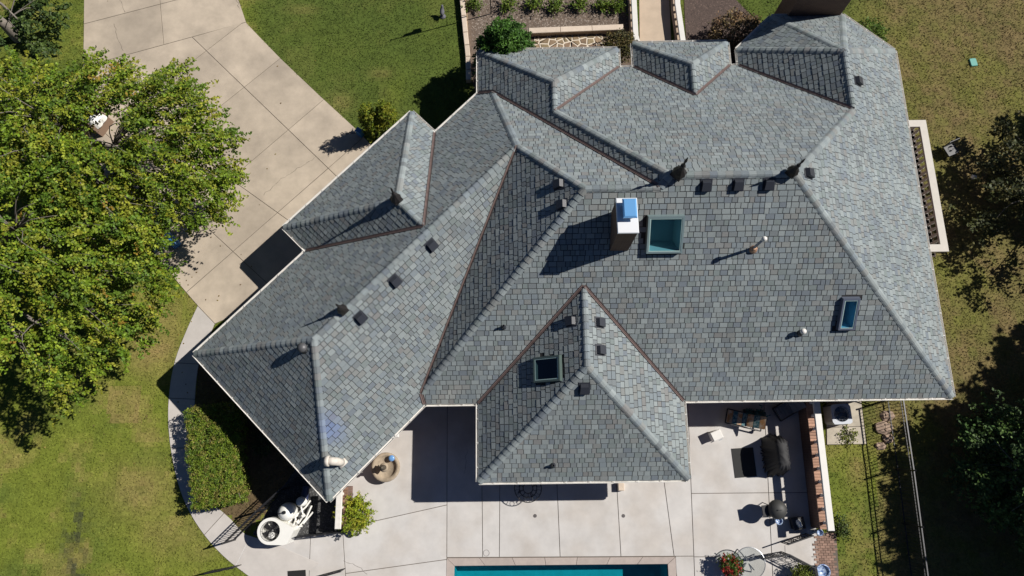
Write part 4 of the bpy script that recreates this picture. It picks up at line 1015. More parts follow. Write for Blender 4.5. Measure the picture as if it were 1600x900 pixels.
picket_fence('black iron fence from the curved path to the pool equipment', [at(349, 849, 1.2), at(400, 799, 1.2), at(437, 765, 1.2), at(480, 728, 1.2)], 1.2, .13, 'black iron fences')

def scroll_rail(label, pts, h=.9, group='scrolled iron railings'):
    """wrought-iron railing: rails, uprights, and rings and S-scrolls between"""
    pts = [np.array(p[:2], float) for p in pts]; t = thing('scroll_railing', label, 'railing', (*np.mean(pts, 0), 0), group)
    for i in range(len(pts) - 1):
        a, c = pts[i], pts[i + 1]; L = np.linalg.norm(c - a); d = np.array([*(c - a) / L, 0]); A_ = np.array([*a, 0]); up = np.array([0, 0, 1.])
        for z, w in ((h, .05), (.1, .03), (h - .14, .025)): B().bar(A_ + up * z, A_ + d * L + up * z, w, .025).build('rail', BLACK, t)
        k = max(1, round(L / .42)); b2 = B().box((0, 0, h / 2), (.025, .025, h)).mesh('upright', BLACK)
        for j in range(k + 1): o = link('upright', b2, t); o.location = A_ + d * (L * j / k)
        w = L / k; sb = B()
        th = np.linspace(0, 2 * math.pi, 13)
        for cx__, cz__, r in ((0, .30, w * .30), (0, .58, w * .28), (-w * .28, .2, w * .14), (w * .28, .2, w * .14), (-w * .28, .68, w * .14), (w * .28, .68, w * .14), (-.3 * w, .44, .1 * w), (.3 * w, .44, .1 * w)):
            sb.tube([d * (cx__ + r * math.cos(q)) + up * (cz__ * h / .9 + r * math.sin(q)) for q in th], .011, 4, caps=False)
        sm = sb.mesh('scroll_panel', BLACK)
        for j in range(k): o = link('scroll_panel', sm, t); o.location = A_ + d * (L * (j + .5) / k)
    return t
scroll_rail('scrolled iron railing between the pump bed and the walk', [at(470, 836), at(538, 829)], .8)
scroll_rail('scrolled iron railing at the bottom edge right of the black mat', [at(498, 900, .2), at(538, 889, .2)], .8)
scroll_rail('scrolled iron railing standing in the lawn at the bottom edge', [at(322, 895, .6), at(368, 886, .6)], .8)
scroll_rail('scrolled iron railing below the grill by the brick steps', [at(1228, 850, .6), at(1268, 836, .6)], .8)
scroll_rail('angled scrolled iron railing beside the round glass table', [at(1192, 873, .8), at(1232, 866, .8), at(1274, 888, .8), at(1280, 915, .8)], .9)

# ------------------------------------------------------------------ brick paving and pads
o = bed('brick_paving', 'red brown brick paving below the east balustrade', brick_poly, JOINT, .02)
P = np.array(brick_poly); bm2 = B().box((0, 0, 0), (.19, .085, .05), bev=.006).mesh('brick', PAVER); rz = .07
lo, hi = P.min(0), P.max(0)
for i in range(40):
    for j in range(12):
        x = lo[0] + (j + .5 * (i % 2)) * .2; y = lo[1] + i * .095
        if inside(np.array([x]), np.array([y]), [tuple(p) for p in offset([np.array(q) for q in brick_poly] if area(brick_poly) > 0 else [np.array(q) for q in brick_poly][::-1], .09)])[0] and pix(np.array([[x, y, 0]]))[0][1] < 915:
            k = link('brick', bm2, o); k.location = (x, y, .025); f_ = rng.uniform(.75, 1.3); k.color = (.26 * f_, .165 * f_, .125 * f_, 1)
bed('step', 'pale concrete step beside the brick paving', G((1226, 852), (1264, 840), (1270, 900), (1228, 900)), CONC_P, .045)
pp_ = [np.array(p) for p in pad_poly]
slabs('equipment_pad', 'weathered concrete slab pad right of the balustrade', pad_poly, cut(cut([pp_], (1290, 668), (1353, 666)), (1322, 620), (1322, 700)), mat('old_concrete', (.46, .41, .33), .95, var=.25, scale=2.5, bump=.2), z=.05)
def mat_on(label, q, z0, col):
    P = G(*q); P = P if area(P) > 0 else P[::-1]
    tag(B().prism(P, z0, z0 + .015).build('floor_mat', mat('mat_%d' % int(col * 1000), (col, col, col * .98), .95, bump=.4, bscale=80)), label, 'mat')
mat_on('dark grey square mat on the patio left of the covered grill', ((1142, 701), (1176, 699), (1182, 744), (1148, 747)), .032, .035)
mat_on('black mat lying on the walk at the bottom edge', ((450, 892), (478, 890), (479, 912), (451, 913)), .036, .014)
for i, (x, y, lb) in enumerate(((836, 806, 'left of two small drain covers in the patio'), (974, 806, 'right of two small drain covers in the patio'))):
    P = at(x, y, .03); tag(B().lathe(P, [(.075, 0), (.07, .012), (.02, .012)], 12).build('drain_cover', mat('drain', (.10, .09, .09), .6)), lb, 'drain', 'round drain covers')
P = at(760, 864, .03); tag(B().tube([P + np.array([.12 * math.cos(q), .12 * math.sin(q), 0]) for q in np.linspace(0, 6.2832, 20)], .012, 5, caps=False).build('skimmer_lid', mat('lid_ring', (.28, .26, .25), .7)), 'thin ring of a round lid set in the patio by the pool', 'lid')
P = at(969, 760, .0); tag(B().box((P[0], P[1], .15), (.26, .32, .3), bev=.02).build('stone_block', EDGE), 'small pale stone block at the south eave of the sunroom', 'block')

# ------------------------------------------------------------------ air conditioner and pool equipment
def fan(b, c, r, z, n=4, hub=.07):
    for j in range(n):
        a = 2 * math.pi * j / n; d = np.array([math.cos(a), math.sin(a), 0]); e = np.array([-math.sin(a), math.cos(a), 0]); c3 = np.array([*c, z])
        b.add([c3 + d * hub * .6 - e * .05, c3 + d * r - e * .16 + [0, 0, .03], c3 + d * r + e * .10 - [0, 0, .03], c3 + d * hub * .6 + e * .05], [(0, 1, 2, 3)])
    b.lathe((*c, z - .03), [(hub, 0), (hub, .09), (hub * .4, .12)], 10)
def ring_grille(b, c, r, z, n=4, spokes=8):
    for k in range(1, n + 1): b.tube([(c[0] + r * k / n * math.cos(q), c[1] + r * k / n * math.sin(q), z) for q in np.linspace(0, 6.2832, 25)], .006, 4, caps=False)
    for k in range(spokes): q = 2 * math.pi * k / spokes; b.bar((c[0] + .05 * math.cos(q), c[1] + .05 * math.sin(q), z), (c[0] + r * math.cos(q), c[1] + r * math.sin(q), z), .008)
def plate_with_hole(b, poly_, c, r, z0, z1, n=28):
    """flat top with a round hole: poly_ CCW convex around c"""
    out = []; inn = []
    P = [np.array(p) for p in poly_]
    for j in range(n):
        q = 2 * math.pi * j / n; d = np.array([math.cos(q), math.sin(q)]); best = 1e9
        for i in range(len(P)):
            a, e = P[i] - c, P[(i + 1) % len(P)] - P[i]; den = d[0] * e[1] - d[1] * e[0]
            if abs(den) < 1e-9: continue
            t_ = (a[0] * e[1] - a[1] * e[0]) / den; u_ = (a[0] * d[1] - a[1] * d[0]) / den
            if t_ > 0 and -1e-6 <= u_ <= 1 + 1e-6: best = min(best, t_)
        out.append((*(np.array(c) + d * best), z1)); inn.append((*(np.array(c) + d * r), z1))
    m = n; low = [(p[0], p[1], z0) for p in out]; deep = [(p[0], p[1], z1 - .35) for p in inn]
    b.add(out + inn + low + deep, [[i, (i + 1) % m, m + (i + 1) % m, m + i] for i in range(m)] + [[2 * m + i, 2 * m + (i + 1) % m, (i + 1) % m, i] for i in range(m)] + [[m + i, m + (i + 1) % m, 3 * m + (i + 1) % m, 3 * m + i] for i in range(m)] + [[3 * m + i for i in range(m)]])
def hullrect(c, a, b_, rz, bev):
    P = []
    for sx, sy in ((1, 1), (-1, 1), (-1, -1), (1, -1)):
        for q in np.linspace(0, math.pi / 2, 4):
            ang = q + {(1, 1): 0, (-1, 1): math.pi / 2, (-1, -1): math.pi, (1, -1): 1.5 * math.pi}[(sx, sy)]
            P.append((sx * (a - bev) + bev * math.cos(ang), sy * (b_ - bev) + bev * math.sin(ang)))
    co, si = math.cos(rz), math.sin(rz); return [np.array([c[0] + x * co - y * si, c[1] + x * si + y * co]) for x, y in P]
P = at(1315, 647, .8); c = P[:2]
t = thing('air_conditioner', 'square pale grey air conditioner with a round top fan under the south eave', 'air conditioner', (*c, 0))
b = B(); plate_with_hole(b, hullrect(c, .41, .41, .03, .08), c, .31, .06, .80); b.build('cabinet', mat('ac_paint', (.50, .53, .58), .45), t)
b = B(); fan(b, c, .29, .66, 3, .09); b.build('fan', mat('fan_blue', (.05, .09, .16), .4), t); b = B(); ring_grille(b, c, .31, .81, 4, 12); b.build('grille', mat('ac_wire', (.10, .12, .16), .4), t)

c = at(422, 830, .9)[:2]
t = thing('pool_heater', 'white rounded pool heater with a big black top fan', 'heater', (*c, 0))
rz = -.75; ax = np.array([math.cos(-.55), math.sin(-.55)])
pts_ = [c + .52 * np.array([math.cos(q), math.sin(q)]) for q in np.linspace(math.pi * .42, math.pi * 1.52, 12)]
e1 = at(447, 852, .9)[:2]; e2 = at(461, 826, .9)[:2]; pts_ += [e1, e2]
b = B(); plate_with_hole(b, pts_, c, .39, .05, .9, 40); b.build('cabinet', PLASTW, t)
b = B(); fan(b, c, .36, .72, 5, .09); b.build('fan', BLACK, t); b = B(); b.lathe((c[0] + .05, c[1] - .16, .80), [(.13, 0), (.13, .04), (.05, .06)], 14); b.build('fan_motor', PLASTW, t)
b = B(); ring_grille(b, c, .39, .905, 5, 10); b.build('grille', BLACK, t)
c = at(447, 800, .8)[:2]; t = thing('pool_filter', 'round white pool filter tank behind the heater', 'filter', (*c, 0))
b = B(); b.lathe((*c, 0), [(.22, 0), (.24, .1), (.34, .35), (.36, .6), (.33, .82), (.2, .98), (.05, 1.02)], 20); b.build('tank', PLASTW, t, True); b = B(); b.box((c[0] - .1, c[1] - .02, 1.03), (.26, .04, .05), .2); b.lathe((*c, 1.0), [(.07, 0), (.07, .06)], 10); b.build('clamp', BLACK, t)
c = at(470, 784, .6)[:2]; t = thing('pool_pump', 'white pool pump body with a dark motor by the black fence', 'pump', (*c, 0))
b = B(); b.lathe((c[0], c[1], .1), [(.16, 0), (.2, .1), (.2, .5), (.14, .58)], 16); b.build('strainer_pot', PLASTW, t, True); b = B(); b.tube([(c[0] + .05, c[1] + .05, .35), (c[0] + .12, c[1] + .6, .38)], [.16, .14], 12); b.build('motor', mat('motor_blue', (.03, .04, .09), .4), t); B().box((*c, .06), (.5, .4, .12), .3).build('base', BLACK, t)
t = thing('pool_pipes', 'tangle of white plumbing pipes and valves beside the pump', 'pipes', (*at(468, 808)[:2], 0))
for pts_ in (((448, 818, .35), (462, 806, .35), (478, 792, .35), (485, 782, .35)), ((452, 826, .3), (472, 822, .3), (472, 822, 0)), ((460, 798, .5), (462, 812, .5), (458, 822, .3)), ((470, 790, .55), (474, 806, .5), (466, 818, .45)), ((487, 790, .25), (478, 810, .25), (468, 822, .25)), ((489, 800, .2), (474, 818, .2))):
    B().tube([at(*q) for q in pts_], .036, 8).build('pipe', PLASTW, t)
for q in ((462, 806, .38), (474, 806, .5), (466, 815, .42)): B().box(at(*q), (.14, .12, .12), .6, bev=.02).build('valve', PLASTW, t)

# ------------------------------------------------------------------ fountain, pots
c = at(603, 730, .4)[:2]; t = thing('fountain', 'round tan stone fountain basin with a dark figure beside the garage wall', 'fountain', (*c, 0))
ST = mat('fountain_stone', (.36, .29, .21), .9, var=.3, scale=6, bump=.3)
b = B(); b.lathe((*c, 0), [(.50, 0), (.50, .2), (.56, .3), (.60, .45), (.58, .5), (.46, .5), (.42, .36), (.1, .34)], 26, 1.0, 1.0); b.build('basin', ST, t, True)
b = B(); b.lathe((*c, .33), [(.13, 0), (.1, .2), (.07, .34), (.16, .42), (.19, .48), (.05, .46)], 14); b.build('pedestal', ST, t, True)
b = B(); b.tube([(c[0], c[1], .78), (c[0] - .02, c[1], .95), (c[0] + .01, c[1] + .01, 1.12), (c[0], c[1], 1.22)], [.10, .11, .07, .03], 10); b.lathe((c[0], c[1], 1.20), [(.03, 0), (.07, .05), (.07, .11), (.02, .16)], 10); b.tube([(c[0] - .05, c[1], 1.08), (c[0] - .2, c[1] + .06, 1.0), (c[0] - .22, c[1] + .08, .85)], [.04, .03, .025], 7); b.build('figure', mat('dark_bronze', (.09, .075, .055), .6), t, True)
b = B(); q = at(612, 716, .52); b.lathe(q - np.array([0, 0, .04]), [(.09, 0), (.13, .05), (.12, .1), (.03, .1)], 14); b.build('spout', mat('blue_glaze', (.15, .32, .62), .25), t, True)
def pot(name, label, px, py, r, h, m, group=None, soil=True, z=0.03):
    c = at(px, py, h)[:2]; t = thing(name, label, 'pot', (*c, 0), group)
    b = B(); b.lathe((*c, z), [(r * .65, 0), (r * .9, h * .5), (r, h - .05), (r * 1.1, h - .03), (r * 1.1, h), (r * .92, h), (r * .88, h - .08), (.02, h - .08)], 18); b.build('vessel', m, t, True)
    return t, c
BLU = mat('blue_white_glaze', (.42, .52, .66), .25, col2=(.06, .12, .32), cscale=16)
CRM = mat('cream_black_glaze', (.62, .58, .5), .5, col2=(.03, .03, .03), cscale=7)
pot('planter', 'cream and black pot below the yellow green plant', 557, 829, .2, .38, CRM)
pot('planter', 'black pot under the yellow green plant', 556, 812, .24, .35, BLACK)
shrub('potted_palm', 'yellow green feathery plant with arching fronds in the black pot', 561, 802, .66, .70, 1.15, [(.26, .31, .02), (.20, .27, .02), (.33, .33, .03)], 190, 30, .055, cat='plant', z0=.5, spread=.07, length=.55, tilt=1.1)
pot('planter', 'round dark planter holding the red flowers', 1137, 886, .24, .4, mat('clay_pot', (.12, .07, .05), .7))
shrub('flowering_plant', 'green leafy plant with small red flowers in a pot by the glass table', 1136, 881, .42, .42, .9, [(.07, .13, .015), (.11, .16, .02), (.05, .09, .015), (.30, .03, .02)], 80, 22, .06, cat='plant', z0=.4, spread=.09, length=.2)
pot('planter', 'large blue and white glazed pot at the right bottom edge', 1286, 893, .26, .45, BLU)
pot('planter', 'small blue and white pot on the brick ledge end', 1281, 832, .12, .5, BLU)
pot('planter', 'small glazed blue white pot in front of the kettle grill', 1217, 814, .14, .35, BLU)
shrub('potted_plant', 'fine yellow green plant between the iron railing and blue pot', 1247, 894, .4, .32, .8, [(.14, .17, .02), (.10, .13, .02)], 70, 20, .05, cat='plant', z0=.2, spread=.08, length=.3)

# ------------------------------------------------------------------ patio furniture
c = at(1172, 880, .72)[:2]; t = thing('glass_table', 'round glass table with a thin metal rim and crossed legs', 'table', (*c, 0))
TABM = mat('table_metal', (.30, .31, .33), .35, metal=.6)
b = B(); b.tube([(c[0] + .6 * math.cos(q), c[1] + .6 * math.sin(q), .72) for q in np.linspace(0, 6.2832, 37)], .018, 6, caps=False); b.build('rim', TABM, t)
GLT = mat('table_glass', (.7, .8, .8), .05); n_ = GLT.node_tree.nodes; l_ = GLT.node_tree.links; t1 = n_.new('ShaderNodeBsdfTransparent'); t1.inputs[0].default_value = (.93, .96, .96, 1); g1 = n_.new('ShaderNodeBsdfGlossy'); g1.inputs['Roughness'].default_value = .03; m1 = n_.new('ShaderNodeMixShader'); m1.inputs[0].default_value = .10
l_.new(t1.outputs[0], m1.inputs[1]); l_.new(g1.outputs[0], m1.inputs[2]); l_.new(m1.outputs[0], n_['Material Output'].inputs[0])
b = B(); b.lathe((*c, .715), [(.59, 0), (.59, .01)], 36); b.build('glass_top', GLT, t)
for j in range(4):
    q = .5 + j * math.pi / 2; d = np.array([math.cos(q), math.sin(q), 0]); c3 = np.array([*c, 0]); B().tube([c3 + d * .5 + [0, 0, .03], c3 + d * .34 + [0, 0, .3], c3 + d * .08 + [0, 0, .45], c3 + d * .3 + [0, 0, .70]], .022, 6).build('leg', TABM, t)
c = at(825, 763, .70)[:2]; t = thing('iron_table', 'round black iron table of looped metal in the shade of the south eave', 'table', (*c, 0))
b = B()
for r in (.55, .36, .2): b.tube([(c[0] + r * math.cos(q), c[1] + r * math.sin(q), .7) for q in np.linspace(0, 6.2832, 29)], .018, 6, caps=False)
for j in range(10):
    q = j * .6283; b.tube([(c[0] + .28 * math.cos(q) + .09 * math.cos(w), c[1] + .28 * math.sin(q) + .09 * math.sin(w), .7) for w in np.linspace(0, 6.2832, 10)], .01, 4, caps=False); b.tube([(c[0] + .455 * math.cos(q + .3) + .095 * math.cos(w), c[1] + .455 * math.sin(q + .3) + .095 * math.sin(w), .7) for w in np.linspace(0, 6.2832, 10)], .01, 4, caps=False)
b.build('table_top', BLACK, t)
for j in range(4): q = .4 + j * 1.571; B().tube([(c[0] + .45 * math.cos(q), c[1] + .45 * math.sin(q), .7), (c[0] + .25 * math.cos(q), c[1] + .25 * math.sin(q), .35), (c[0] + .42 * math.cos(q), c[1] + .42 * math.sin(q), .03)], .018, 6).build('leg', BLACK, t)

def draped(b, c, a, w, h, top_a, top_w, folds, amp, rz=0, rows=8, n=72, lean=0.0, seed=0, z0=.05):
    """loose cloth cover: folds run down from a smaller rounded top"""
    co, si = math.cos(rz), math.sin(rz); r_ = np.random.default_rng(seed); ph = r_.uniform(0, 6.28, 6); fr = r_.integers(folds // 2, folds * 2, 6); V = []
    for i in range(rows + 1):
        k = i / rows; A = a + (top_a - a) * k ** .8; W_ = w + (top_w - w) * k ** .8; z = z0 + (h - z0) * (k if k < .85 else .85 + (k - .85) * .8)
        if i == rows: A *= .75; W_ *= .75; z = h
        for j in range(n):
            q = 2 * math.pi * j / n; cu, su = math.cos(q), math.sin(q); p = 5.0; R0 = (abs(cu / A) ** p + abs(su / W_) ** p) ** (-1 / p)
            R0 *= 1 + amp * (1 - .75 * k) * sum(math.sin(fr[m] * q + ph[m]) for m in range(6)) / 2.5
            x, y = R0 * cu, R0 * su + lean * k; V.append((c[0] + x * co - y * si, c[1] + x * si + y * co, z + .012 * math.sin(fr[0] * q)))
    Fs = [[i * n + j, i * n + (j + 1) % n, (i + 1) * n + (j + 1) % n, (i + 1) * n + j] for i in range(rows) for j in range(n)] + [[rows * n + j for j in range(n)]]
    return b.add(V, Fs)
c = at(1215, 712, .55)[:2]; t = thing('covered_grill', 'tall barbecue grill under a folded black cover', 'grill', (*c, 0))
b = B(); draped(b, c, .46, .78, 1.25, .24, .60, 18, .15, .04, rows=12, n=96, lean=.06, seed=4); b.build('cover', CLOTHB, t, True)
for sx, sy in ((-1, -1), (1, -1), (1, 1), (-1, 1)): B().lathe((c[0] + sx * .3, c[1] + sy * .5, .03), [(.04, 0), (.05, .05), (.04, .1)], 8).build('wheel', BLACK, t)
c = at(1214, 796, .8)[:2]; t = thing('kettle_grill', 'round kettle grill with a dark grey dome lid', 'grill', (*c, 0))
b = B(); b.lathe((*c, .5), [(.1, 0), (.27, .08), (.36, .28), (.37, .32), (.30, .32)], 22); b.build('bowl', BLACK, t, True)
b = B(); b.lathe((*c, .82), [(.385, 0), (.37, .07), (.30, .18), (.17, .26), (.04, .28)], 22); lid = b.build('lid', mat('grill_grey', (.045, .045, .043), .6), t, True); B().bar((c[0] - .08, c[1], 1.13), (c[0] + .08, c[1], 1.13), .03).build('handle', BLACK, lid)
for j in range(3): q = j * 2.094 + .4; B().tube([(c[0] + .2 * math.cos(q), c[1] + .2 * math.sin(q), .6), (c[0] + .36 * math.cos(q), c[1] + .36 * math.sin(q), .03)], .018, 6).build('leg', BLACK, t)
c2_ = (c[0] - .42, c[1] - .05); b = B(); b.box((c2_[0], c2_[1], .78), (.34, .44, .03), .1, bev=.008); b.build('side_shelf', BLACK, t)
c = at(1248, 818, .4)[:2]; t = thing('storage_box', 'small black box with something white on its lid', 'box', (*c, 0)); B().box((*c, .2), (.44, .42, .36), .15, bev=.03).build('box_body', BLACK, t); B().box((c[0], c[1], .40), (.50, .48, .05), .15, bev=.02).build('lid', BLACK, t)
P = np.array([*c, .43]); b = B(); draped(b, c, .10, .16, .55, .06, .09, 4, .12, .3, rows=3, n=16, seed=3, z0=.43); tag(b.build('white_cloth', PLASTW), 'crumpled white cloth lying on the small black box', 'cloth')

def lounger(label, px, py, rz, fabric, stripes=None, L=1.75, W_=.62):
    c = at(px, py, .35)[:2]; t = thing('lounge_chair', label, 'lounge chair', (*c, 0)); co, si = math.cos(rz), math.sin(rz)
    def q(x, y, z): return (c[0] + x * co - y * si, c[1] + x * si + y * co, z)
    b = B(); b.bar(q(-L / 2, -W_ / 2, .3), q(L / 2, -W_ / 2, .3), .05); b.bar(q(-L / 2, W_ / 2, .3), q(L / 2, W_ / 2, .3), .05); b.bar(q(-L / 2, -W_ / 2, .3), q(-L / 2, W_ / 2, .3), .05); b.bar(q(L / 2, -W_ / 2, .3), q(L / 2, W_ / 2, .3), .05); b.build('frame', BLACK, t)
    for sx in (-1, 1):
        for sy in (-1, 1): B().bar(q(sx * L * .4, sy * W_ * .48, .03), q(sx * L * .4, sy * W_ * .48, .3), .045).build('leg', BLACK, t)
    n = 7
    for j in range(n):
        x0 = -L / 2 + .05 + j * (L - .1) / n; x1 = x0 + (L - .1) / n - .015; z = .36 if j < 4 else .36 + (j - 3.5) * .16; z1 = z if j < 4 else z + .16
        col_ = fabric if (not stripes or j % 2) else stripes
        b = B(); b.add([q(x0, -W_ / 2 + .04, z - .04), q(x1, -W_ / 2 + .04, z1 - .04), q(x1, W_ / 2 - .04, z1 - .04), q(x0, W_ / 2 - .04, z - .04), q(x0, -W_ / 2 + .04, z + .04), q(x1, -W_ / 2 + .04, z1 + .04), q(x1, W_ / 2 - .04, z1 + .04), q(x0, W_ / 2 - .04, z + .04)], [(4, 5, 6, 7), (3, 2, 1, 0), (0, 1, 5, 4), (1, 2, 6, 5), (2, 3, 7, 6), (3, 0, 4, 7)]); b.build('cushion', col_, t)
    return t
TEAL = mat('teal_stripe', (.03, .12, .15), .9, col2=(.25, .34, .34), cscale=14); TAN = mat('tan_cushion', (.42, .22, .09), .9, col2=(.5, .4, .3), cscale=6)
lounger('lounge chair with teal patterned and orange tan cushions half under the eave', 1163, 656, -.25, TEAL, TAN, 1.5, .6)
lounger('grey wicker lounge chair in shade beside the brick balustrade', 1231, 638, .5, mat('grey_wicker', (.16, .17, .19), .9, var=.3, scale=30), None, 1.1, .6)
t = thing('planter_tray', 'leafy teal clutter of plants on a tray behind the lounge chair', 'plant', (*at(1185, 650)[:2], 0))
b = B(); c = at(1180, 648, .3)[:2]; b.box((*c, .16), (.9, .35, .26), -.15, bev=.02); b.build('tray', BLACK, t); ps = np.array([[c[0] + rng.uniform(-.42, .42), c[1] + rng.uniform(-.16, .16), .3] for _ in range(40)]); ds = rng.normal(0, .5, (40, 3)) + [0, 0, .6]
crown('foliage', (ps, ds / np.linalg.norm(ds, axis=1)[:, None]), 10, .07, [(.03, .12, .12), (.06, .16, .15), (.10, .14, .10)], t, .07, .25)
c = at(1120, 680, .45)[:2]; t = thing('cooler', 'small white cooler box on the patio near the lounge chair', 'cooler', (*c, 0)); B().box((*c, .22), (.42, .34, .38), .4, bev=.02).build('cooler_body', PLASTW, t); B().box((*c, .44), (.46, .38, .07), .4, bev=.025).build('lid', WHITE, t); B().bar((c[0] + .12, c[1] - .21, .3), (c[0] + .26, c[1] - .15, .3), .03).build('handle', GREYM, t)

# ------------------------------------------------------------------ things on the lawns and drive
c = at(767.5, 22)[:2]; t = thing('flagpole', 'thin black pole with a small flag casting a long shadow over the lawn', 'flagpole', (*c, 0))
B().tube([(*c, 0), (*c, 5.0)], [.03, .022], 8).build('pole', BLACK, t); b = B(); b.lathe((*c, 5.0), [(.02, 0), (.05, .04), (.04, .09), (.0, .14)], 8); b.build('finial', BLACK, t)
b = B(); N_ = 8
V_ = []
for i in range(N_ + 1):
    k = i / N_
    for z in (4.55 - .1 * k, 3.55 + .55 * k): V_.append((c[0] + .03 + .5 * k, c[1] + .42 * k + .07 * math.sin(6 * k), z))
V_ += [(x + .004, y + .006, z) for x, y, z in V_]; M_n = 2 * (N_ + 1)
b.add(V_, [[2 * i, 2 * i + 1, 2 * i + 3, 2 * i + 2] for i in range(N_)] + [[M_n + 2 * i, M_n + 2 * i + 2, M_n + 2 * i + 3, M_n + 2 * i + 1] for i in range(N_)]); b.build('flag', mat('flag_cloth', (.25, .05, .05), .9), t)
P = at(692, 26); t = thing('garden_ornament', 'small grey bird shaped ornament standing on the front lawn', 'ornament', P)
GST = mat('grey_ornament', (.12, .12, .14), .8, var=.2, scale=20)
b = B(); b.lathe(P, [(.16, 0), (.14, .05), (.05, .08), (.05, .22)], 10); b.build('base', GST, t, True); b = B(); b.tube([P + [.02, -.16, .34], P + [0, -.08, .32], P + [0, .04, .34], P + [.0, .13, .42], P + [.02, .19, .54], P + [.02, .2, .6]], [.03, .1, .12, .09, .06, .05], 10); b.tube([P + [.02, .2, .58], P + [.03, .29, .56]], [.03, .006], 6); b.build('bird', GST, t, True)
P = at(1520, 98); t = tag(B().prism(hullrect(P[:2], .17, .21, .1, .06), 0, .07, inset=.02).build('utility_cover', mat('teal_plastic', (.10, .36, .30), .6)), 'small turquoise utility cover set in the brown lawn', 'utility cover')
P = at(1512, 282); t = thing('garden_light', 'small white globe light in the shade of the sparse tree', 'light', P); b = B(); b.lathe(P, [(.03, 0), (.03, .3)], 8); b.build('stake', BLACK, t); b = B(); b.lathe(P + [0, 0, .3], [(.04, 0), (.12, .08), (.13, .16), (.06, .24)], 14); b.build('globe', PLASTW, t, True)
P = at(1478, 240); t = thing('lawn_chair', 'black low chair standing in shade near the terrace', 'chair', P)
b = B(); b.box((P[0], P[1], .38), (.55, .5, .05), .4, bev=.01); b.build('seat', BLACK, t); b = B(); b.box((P[0] - .12, P[1] + .24, .66), (.55, .05, .5), .4, bev=.01); b.build('backrest', BLACK, t)
for sx in (-1, 1):
    for sy in (-1, 1): x, y = sx * .23, sy * .2; B().bar((P[0] + x * .92 - y * .39, P[1] + x * .39 + y * .92, 0), (P[0] + x * .92 - y * .39, P[1] + x * .39 + y * .92, .37), .04).build('leg', BLACK, t)
# blue barrel and pale bin by the maple
P = at(270, 379); q = at(262, 369); d = (P - q) / np.linalg.norm(P - q); e = np.array([0, 0, .25]); t = thing('barrel', 'blue plastic barrel lying on the driveway at the edge of the maple', 'barrel', P)
pr = at(264, 370); p2 = at(281, 386)
dv = (p2 - pr) / np.linalg.norm(p2 - pr); L = np.linalg.norm(p2 - pr)
BLUEP = mat('blue_plastic', (.04, .17, .40), .45); b = B(); b.tube([pr + e * .9 + dv * L * k for k in (0, .02, .3, .33, .36, .64, .67, .70, .98, 1)], [.17, .2, .2, .215, .2, .2, .215, .2, .2, .17], 16); b.build('drum', BLUEP, t, True)
b = B(); b.tube([pr + e * .9 - dv * .02, pr + e * .9 + dv * .01], [.10, .10], 12); b.build('bung', BLACK, t)
P = at(253, 385); t = thing('bin', 'pale blue open crate beside the blue barrel', 'crate', P); b = B(); PB = mat('pale_blue', (.30, .38, .58), .5); a, w, h = .24, .17, .3
for ex, ey, lx, ly in ((0, w, 2 * a, .03), (0, -w, 2 * a, .03), (a, 0, .03, 2 * w), (-a, 0, .03, 2 * w)): b.box((P[0] + ex * .8 - ey * .6, P[1] + ex * .6 + ey * .8, h / 2 + .03), (lx, ly, h), .64)
b.box((P[0], P[1], .05), (2 * a, 2 * w, .03), .64); b.build('crate_body', PB, t)
# folded white sheet over a brown box seen through the maple's gap
P = at(146, 187, .5); t = thing('covered_box', 'brown box under a white folded sheet glimpsed through the maple', 'box', (P[0], P[1], 0)); B().box((P[0] - .1, P[1] + .05, .45), (1.3, .9, .9), -.5, bev=.02).build('carton', mat('carton', (.24, .16, .11), .9), t)
b = B(); draped(b, P[:2] + [.12, -.02], .52, .42, .97, .46, .38, 6, .04, -.5, rows=4, n=28, seed=9, z0=.6); b.build('sheet', PLASTW, t)
P = at(128, 120, .4); tag(B().box((P[0], P[1], .25), (.4, .3, .5), .5, bev=.03).build('carton', PLASTW), 'small white carton among the upper maple leaves', 'box')
P = at(562, 207, .3); t = thing('recycling_bin', 'small blue bin at the corner of driveway and lawn', 'bin', (P[0], P[1], 0)); b = B(); b.box((P[0], P[1], .26), (.26, .2, .5), -.6, bev=.02); b.build('bin_body', BLUEP, t); b = B(); b.box((P[0], P[1], .53), (.29, .23, .05), -.6, bev=.015); b.build('lid', BLUEP, t)
pp2 = [at(*q, .045) for q in ((559, 206), (552, 208), (546, 207), (541, 210))]; tag(B().tube(smooth_path(pp2, 3), .012, 5).build('cord', BLACK), 'black cord trailing from the blue bin over the concrete', 'cord')
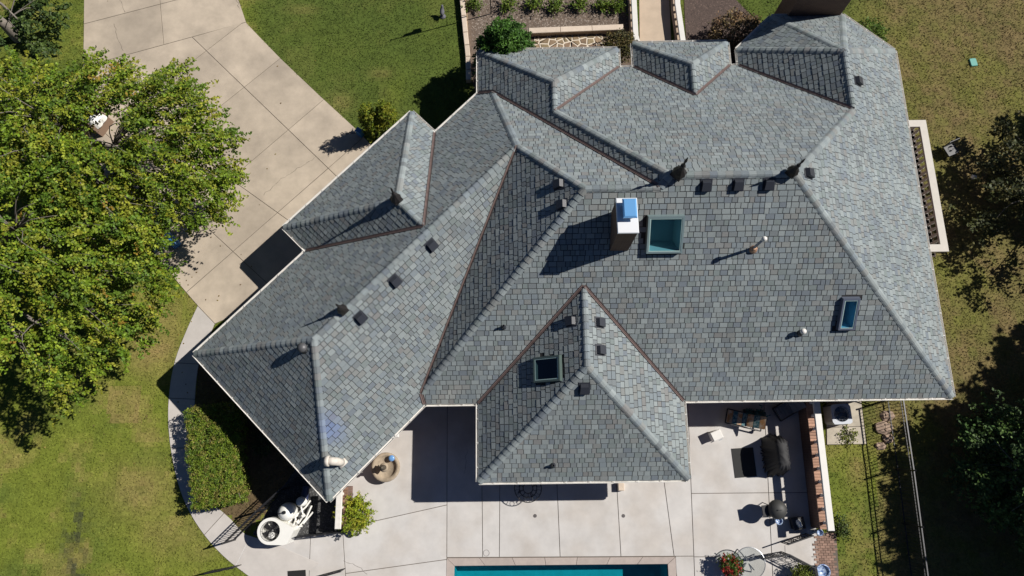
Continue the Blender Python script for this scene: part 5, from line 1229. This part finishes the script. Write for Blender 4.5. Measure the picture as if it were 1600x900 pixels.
# garden rocks between the two fences
for i, (x, y, r, lb) in enumerate(((1386, 650, .28, 'uppermost'), (1380, 668, .34, 'second'), (1387, 684, .24, 'third'), (1376, 696, .2, 'lowest'))):
    P = at(x, y); b = B(); nn_ = 9; b.lathe((P[0], P[1], -.03), [(r, 0), (r * 1.05, r * .25), (r * .8, r * .5), (r * .3, r * .62)], nn_, 1.2, .8)
    b.v = [(v[0] + .06 * r * math.sin(17 * v[0] + i) * 3, v[1] + .05 * r * math.sin(23 * v[1]) * 3, v[2] + .03 * math.sin(31 * v[0])) for v in b.v]
    o = b.build('rock', STONE); o.color = (.33, .24, .18, 1); tag(o, '%s of the tan rocks lying inside the black fence' % lb, 'rock', 'rocks inside the fence')

# fallen leaves under and round the maple, a few on the drive
nl = 300; lx = rng.normal(-19.5, 5.0, nl); ly = rng.normal(8.0, 4.5, nl); lp = pix(np.stack([lx, ly, np.zeros(nl)], 1)); kk = ~inside(lx, ly, outline); lx, ly = lx[kk], ly[kk]
Vl, Fl = leaf_cloud(np.stack([lx, ly, np.full(len(lx), .055)], 1), None, .065, None, .25, 1.2)
tag(link('fallen_leaves', npmesh('fallen_leaves', Vl, Fl, LEAF, np.array([(.20, .13, .03), (.26, .20, .05), (.14, .09, .04)])[rng.integers(0, 3, len(lx))])), 'dry fallen leaves scattered under the maples', kind='stuff')
# hairline cracks in the drive and the patio
def crack(parent, pts, w=.010, z=.0315):
    p = [at(x, y)[:2] for x, y in pts]; q = []
    for i in range(len(p) - 1):
        for k in range(6): q.append(p[i] + (p[i + 1] - p[i]) * k / 6 + rng.normal(0, .025, 2))
    q.append(p[-1]); b = B()
    for i in range(len(q) - 1):
        d = q[i + 1] - q[i]; n_ = np.array([-d[1], d[0]]) / (np.linalg.norm(d) + 1e-6) * w * rng.uniform(.4, 1)
        b.add([(*(q[i] - n_), z), (*(q[i + 1] - n_), z), (*(q[i + 1] + n_), z), (*(q[i] + n_), z)], [(0, 1, 2, 3)])
    return b.build('crack', JOINT, parent)
_pat = bpy.data.objects['patio']
for c_ in (((179, 38), (184, 62), (193, 80)), ((412, 305), (440, 280), (470, 262), (492, 246)), ((190, 92), (203, 108), (214, 122)), ((188, 0), (196, 20)), ((370, 0), (375, 14))): crack(drv, c_)
for c_ in (((536, 876), (560, 884), (574, 897)), ((730, 700), (726, 740))): crack(_pat, c_, .008)
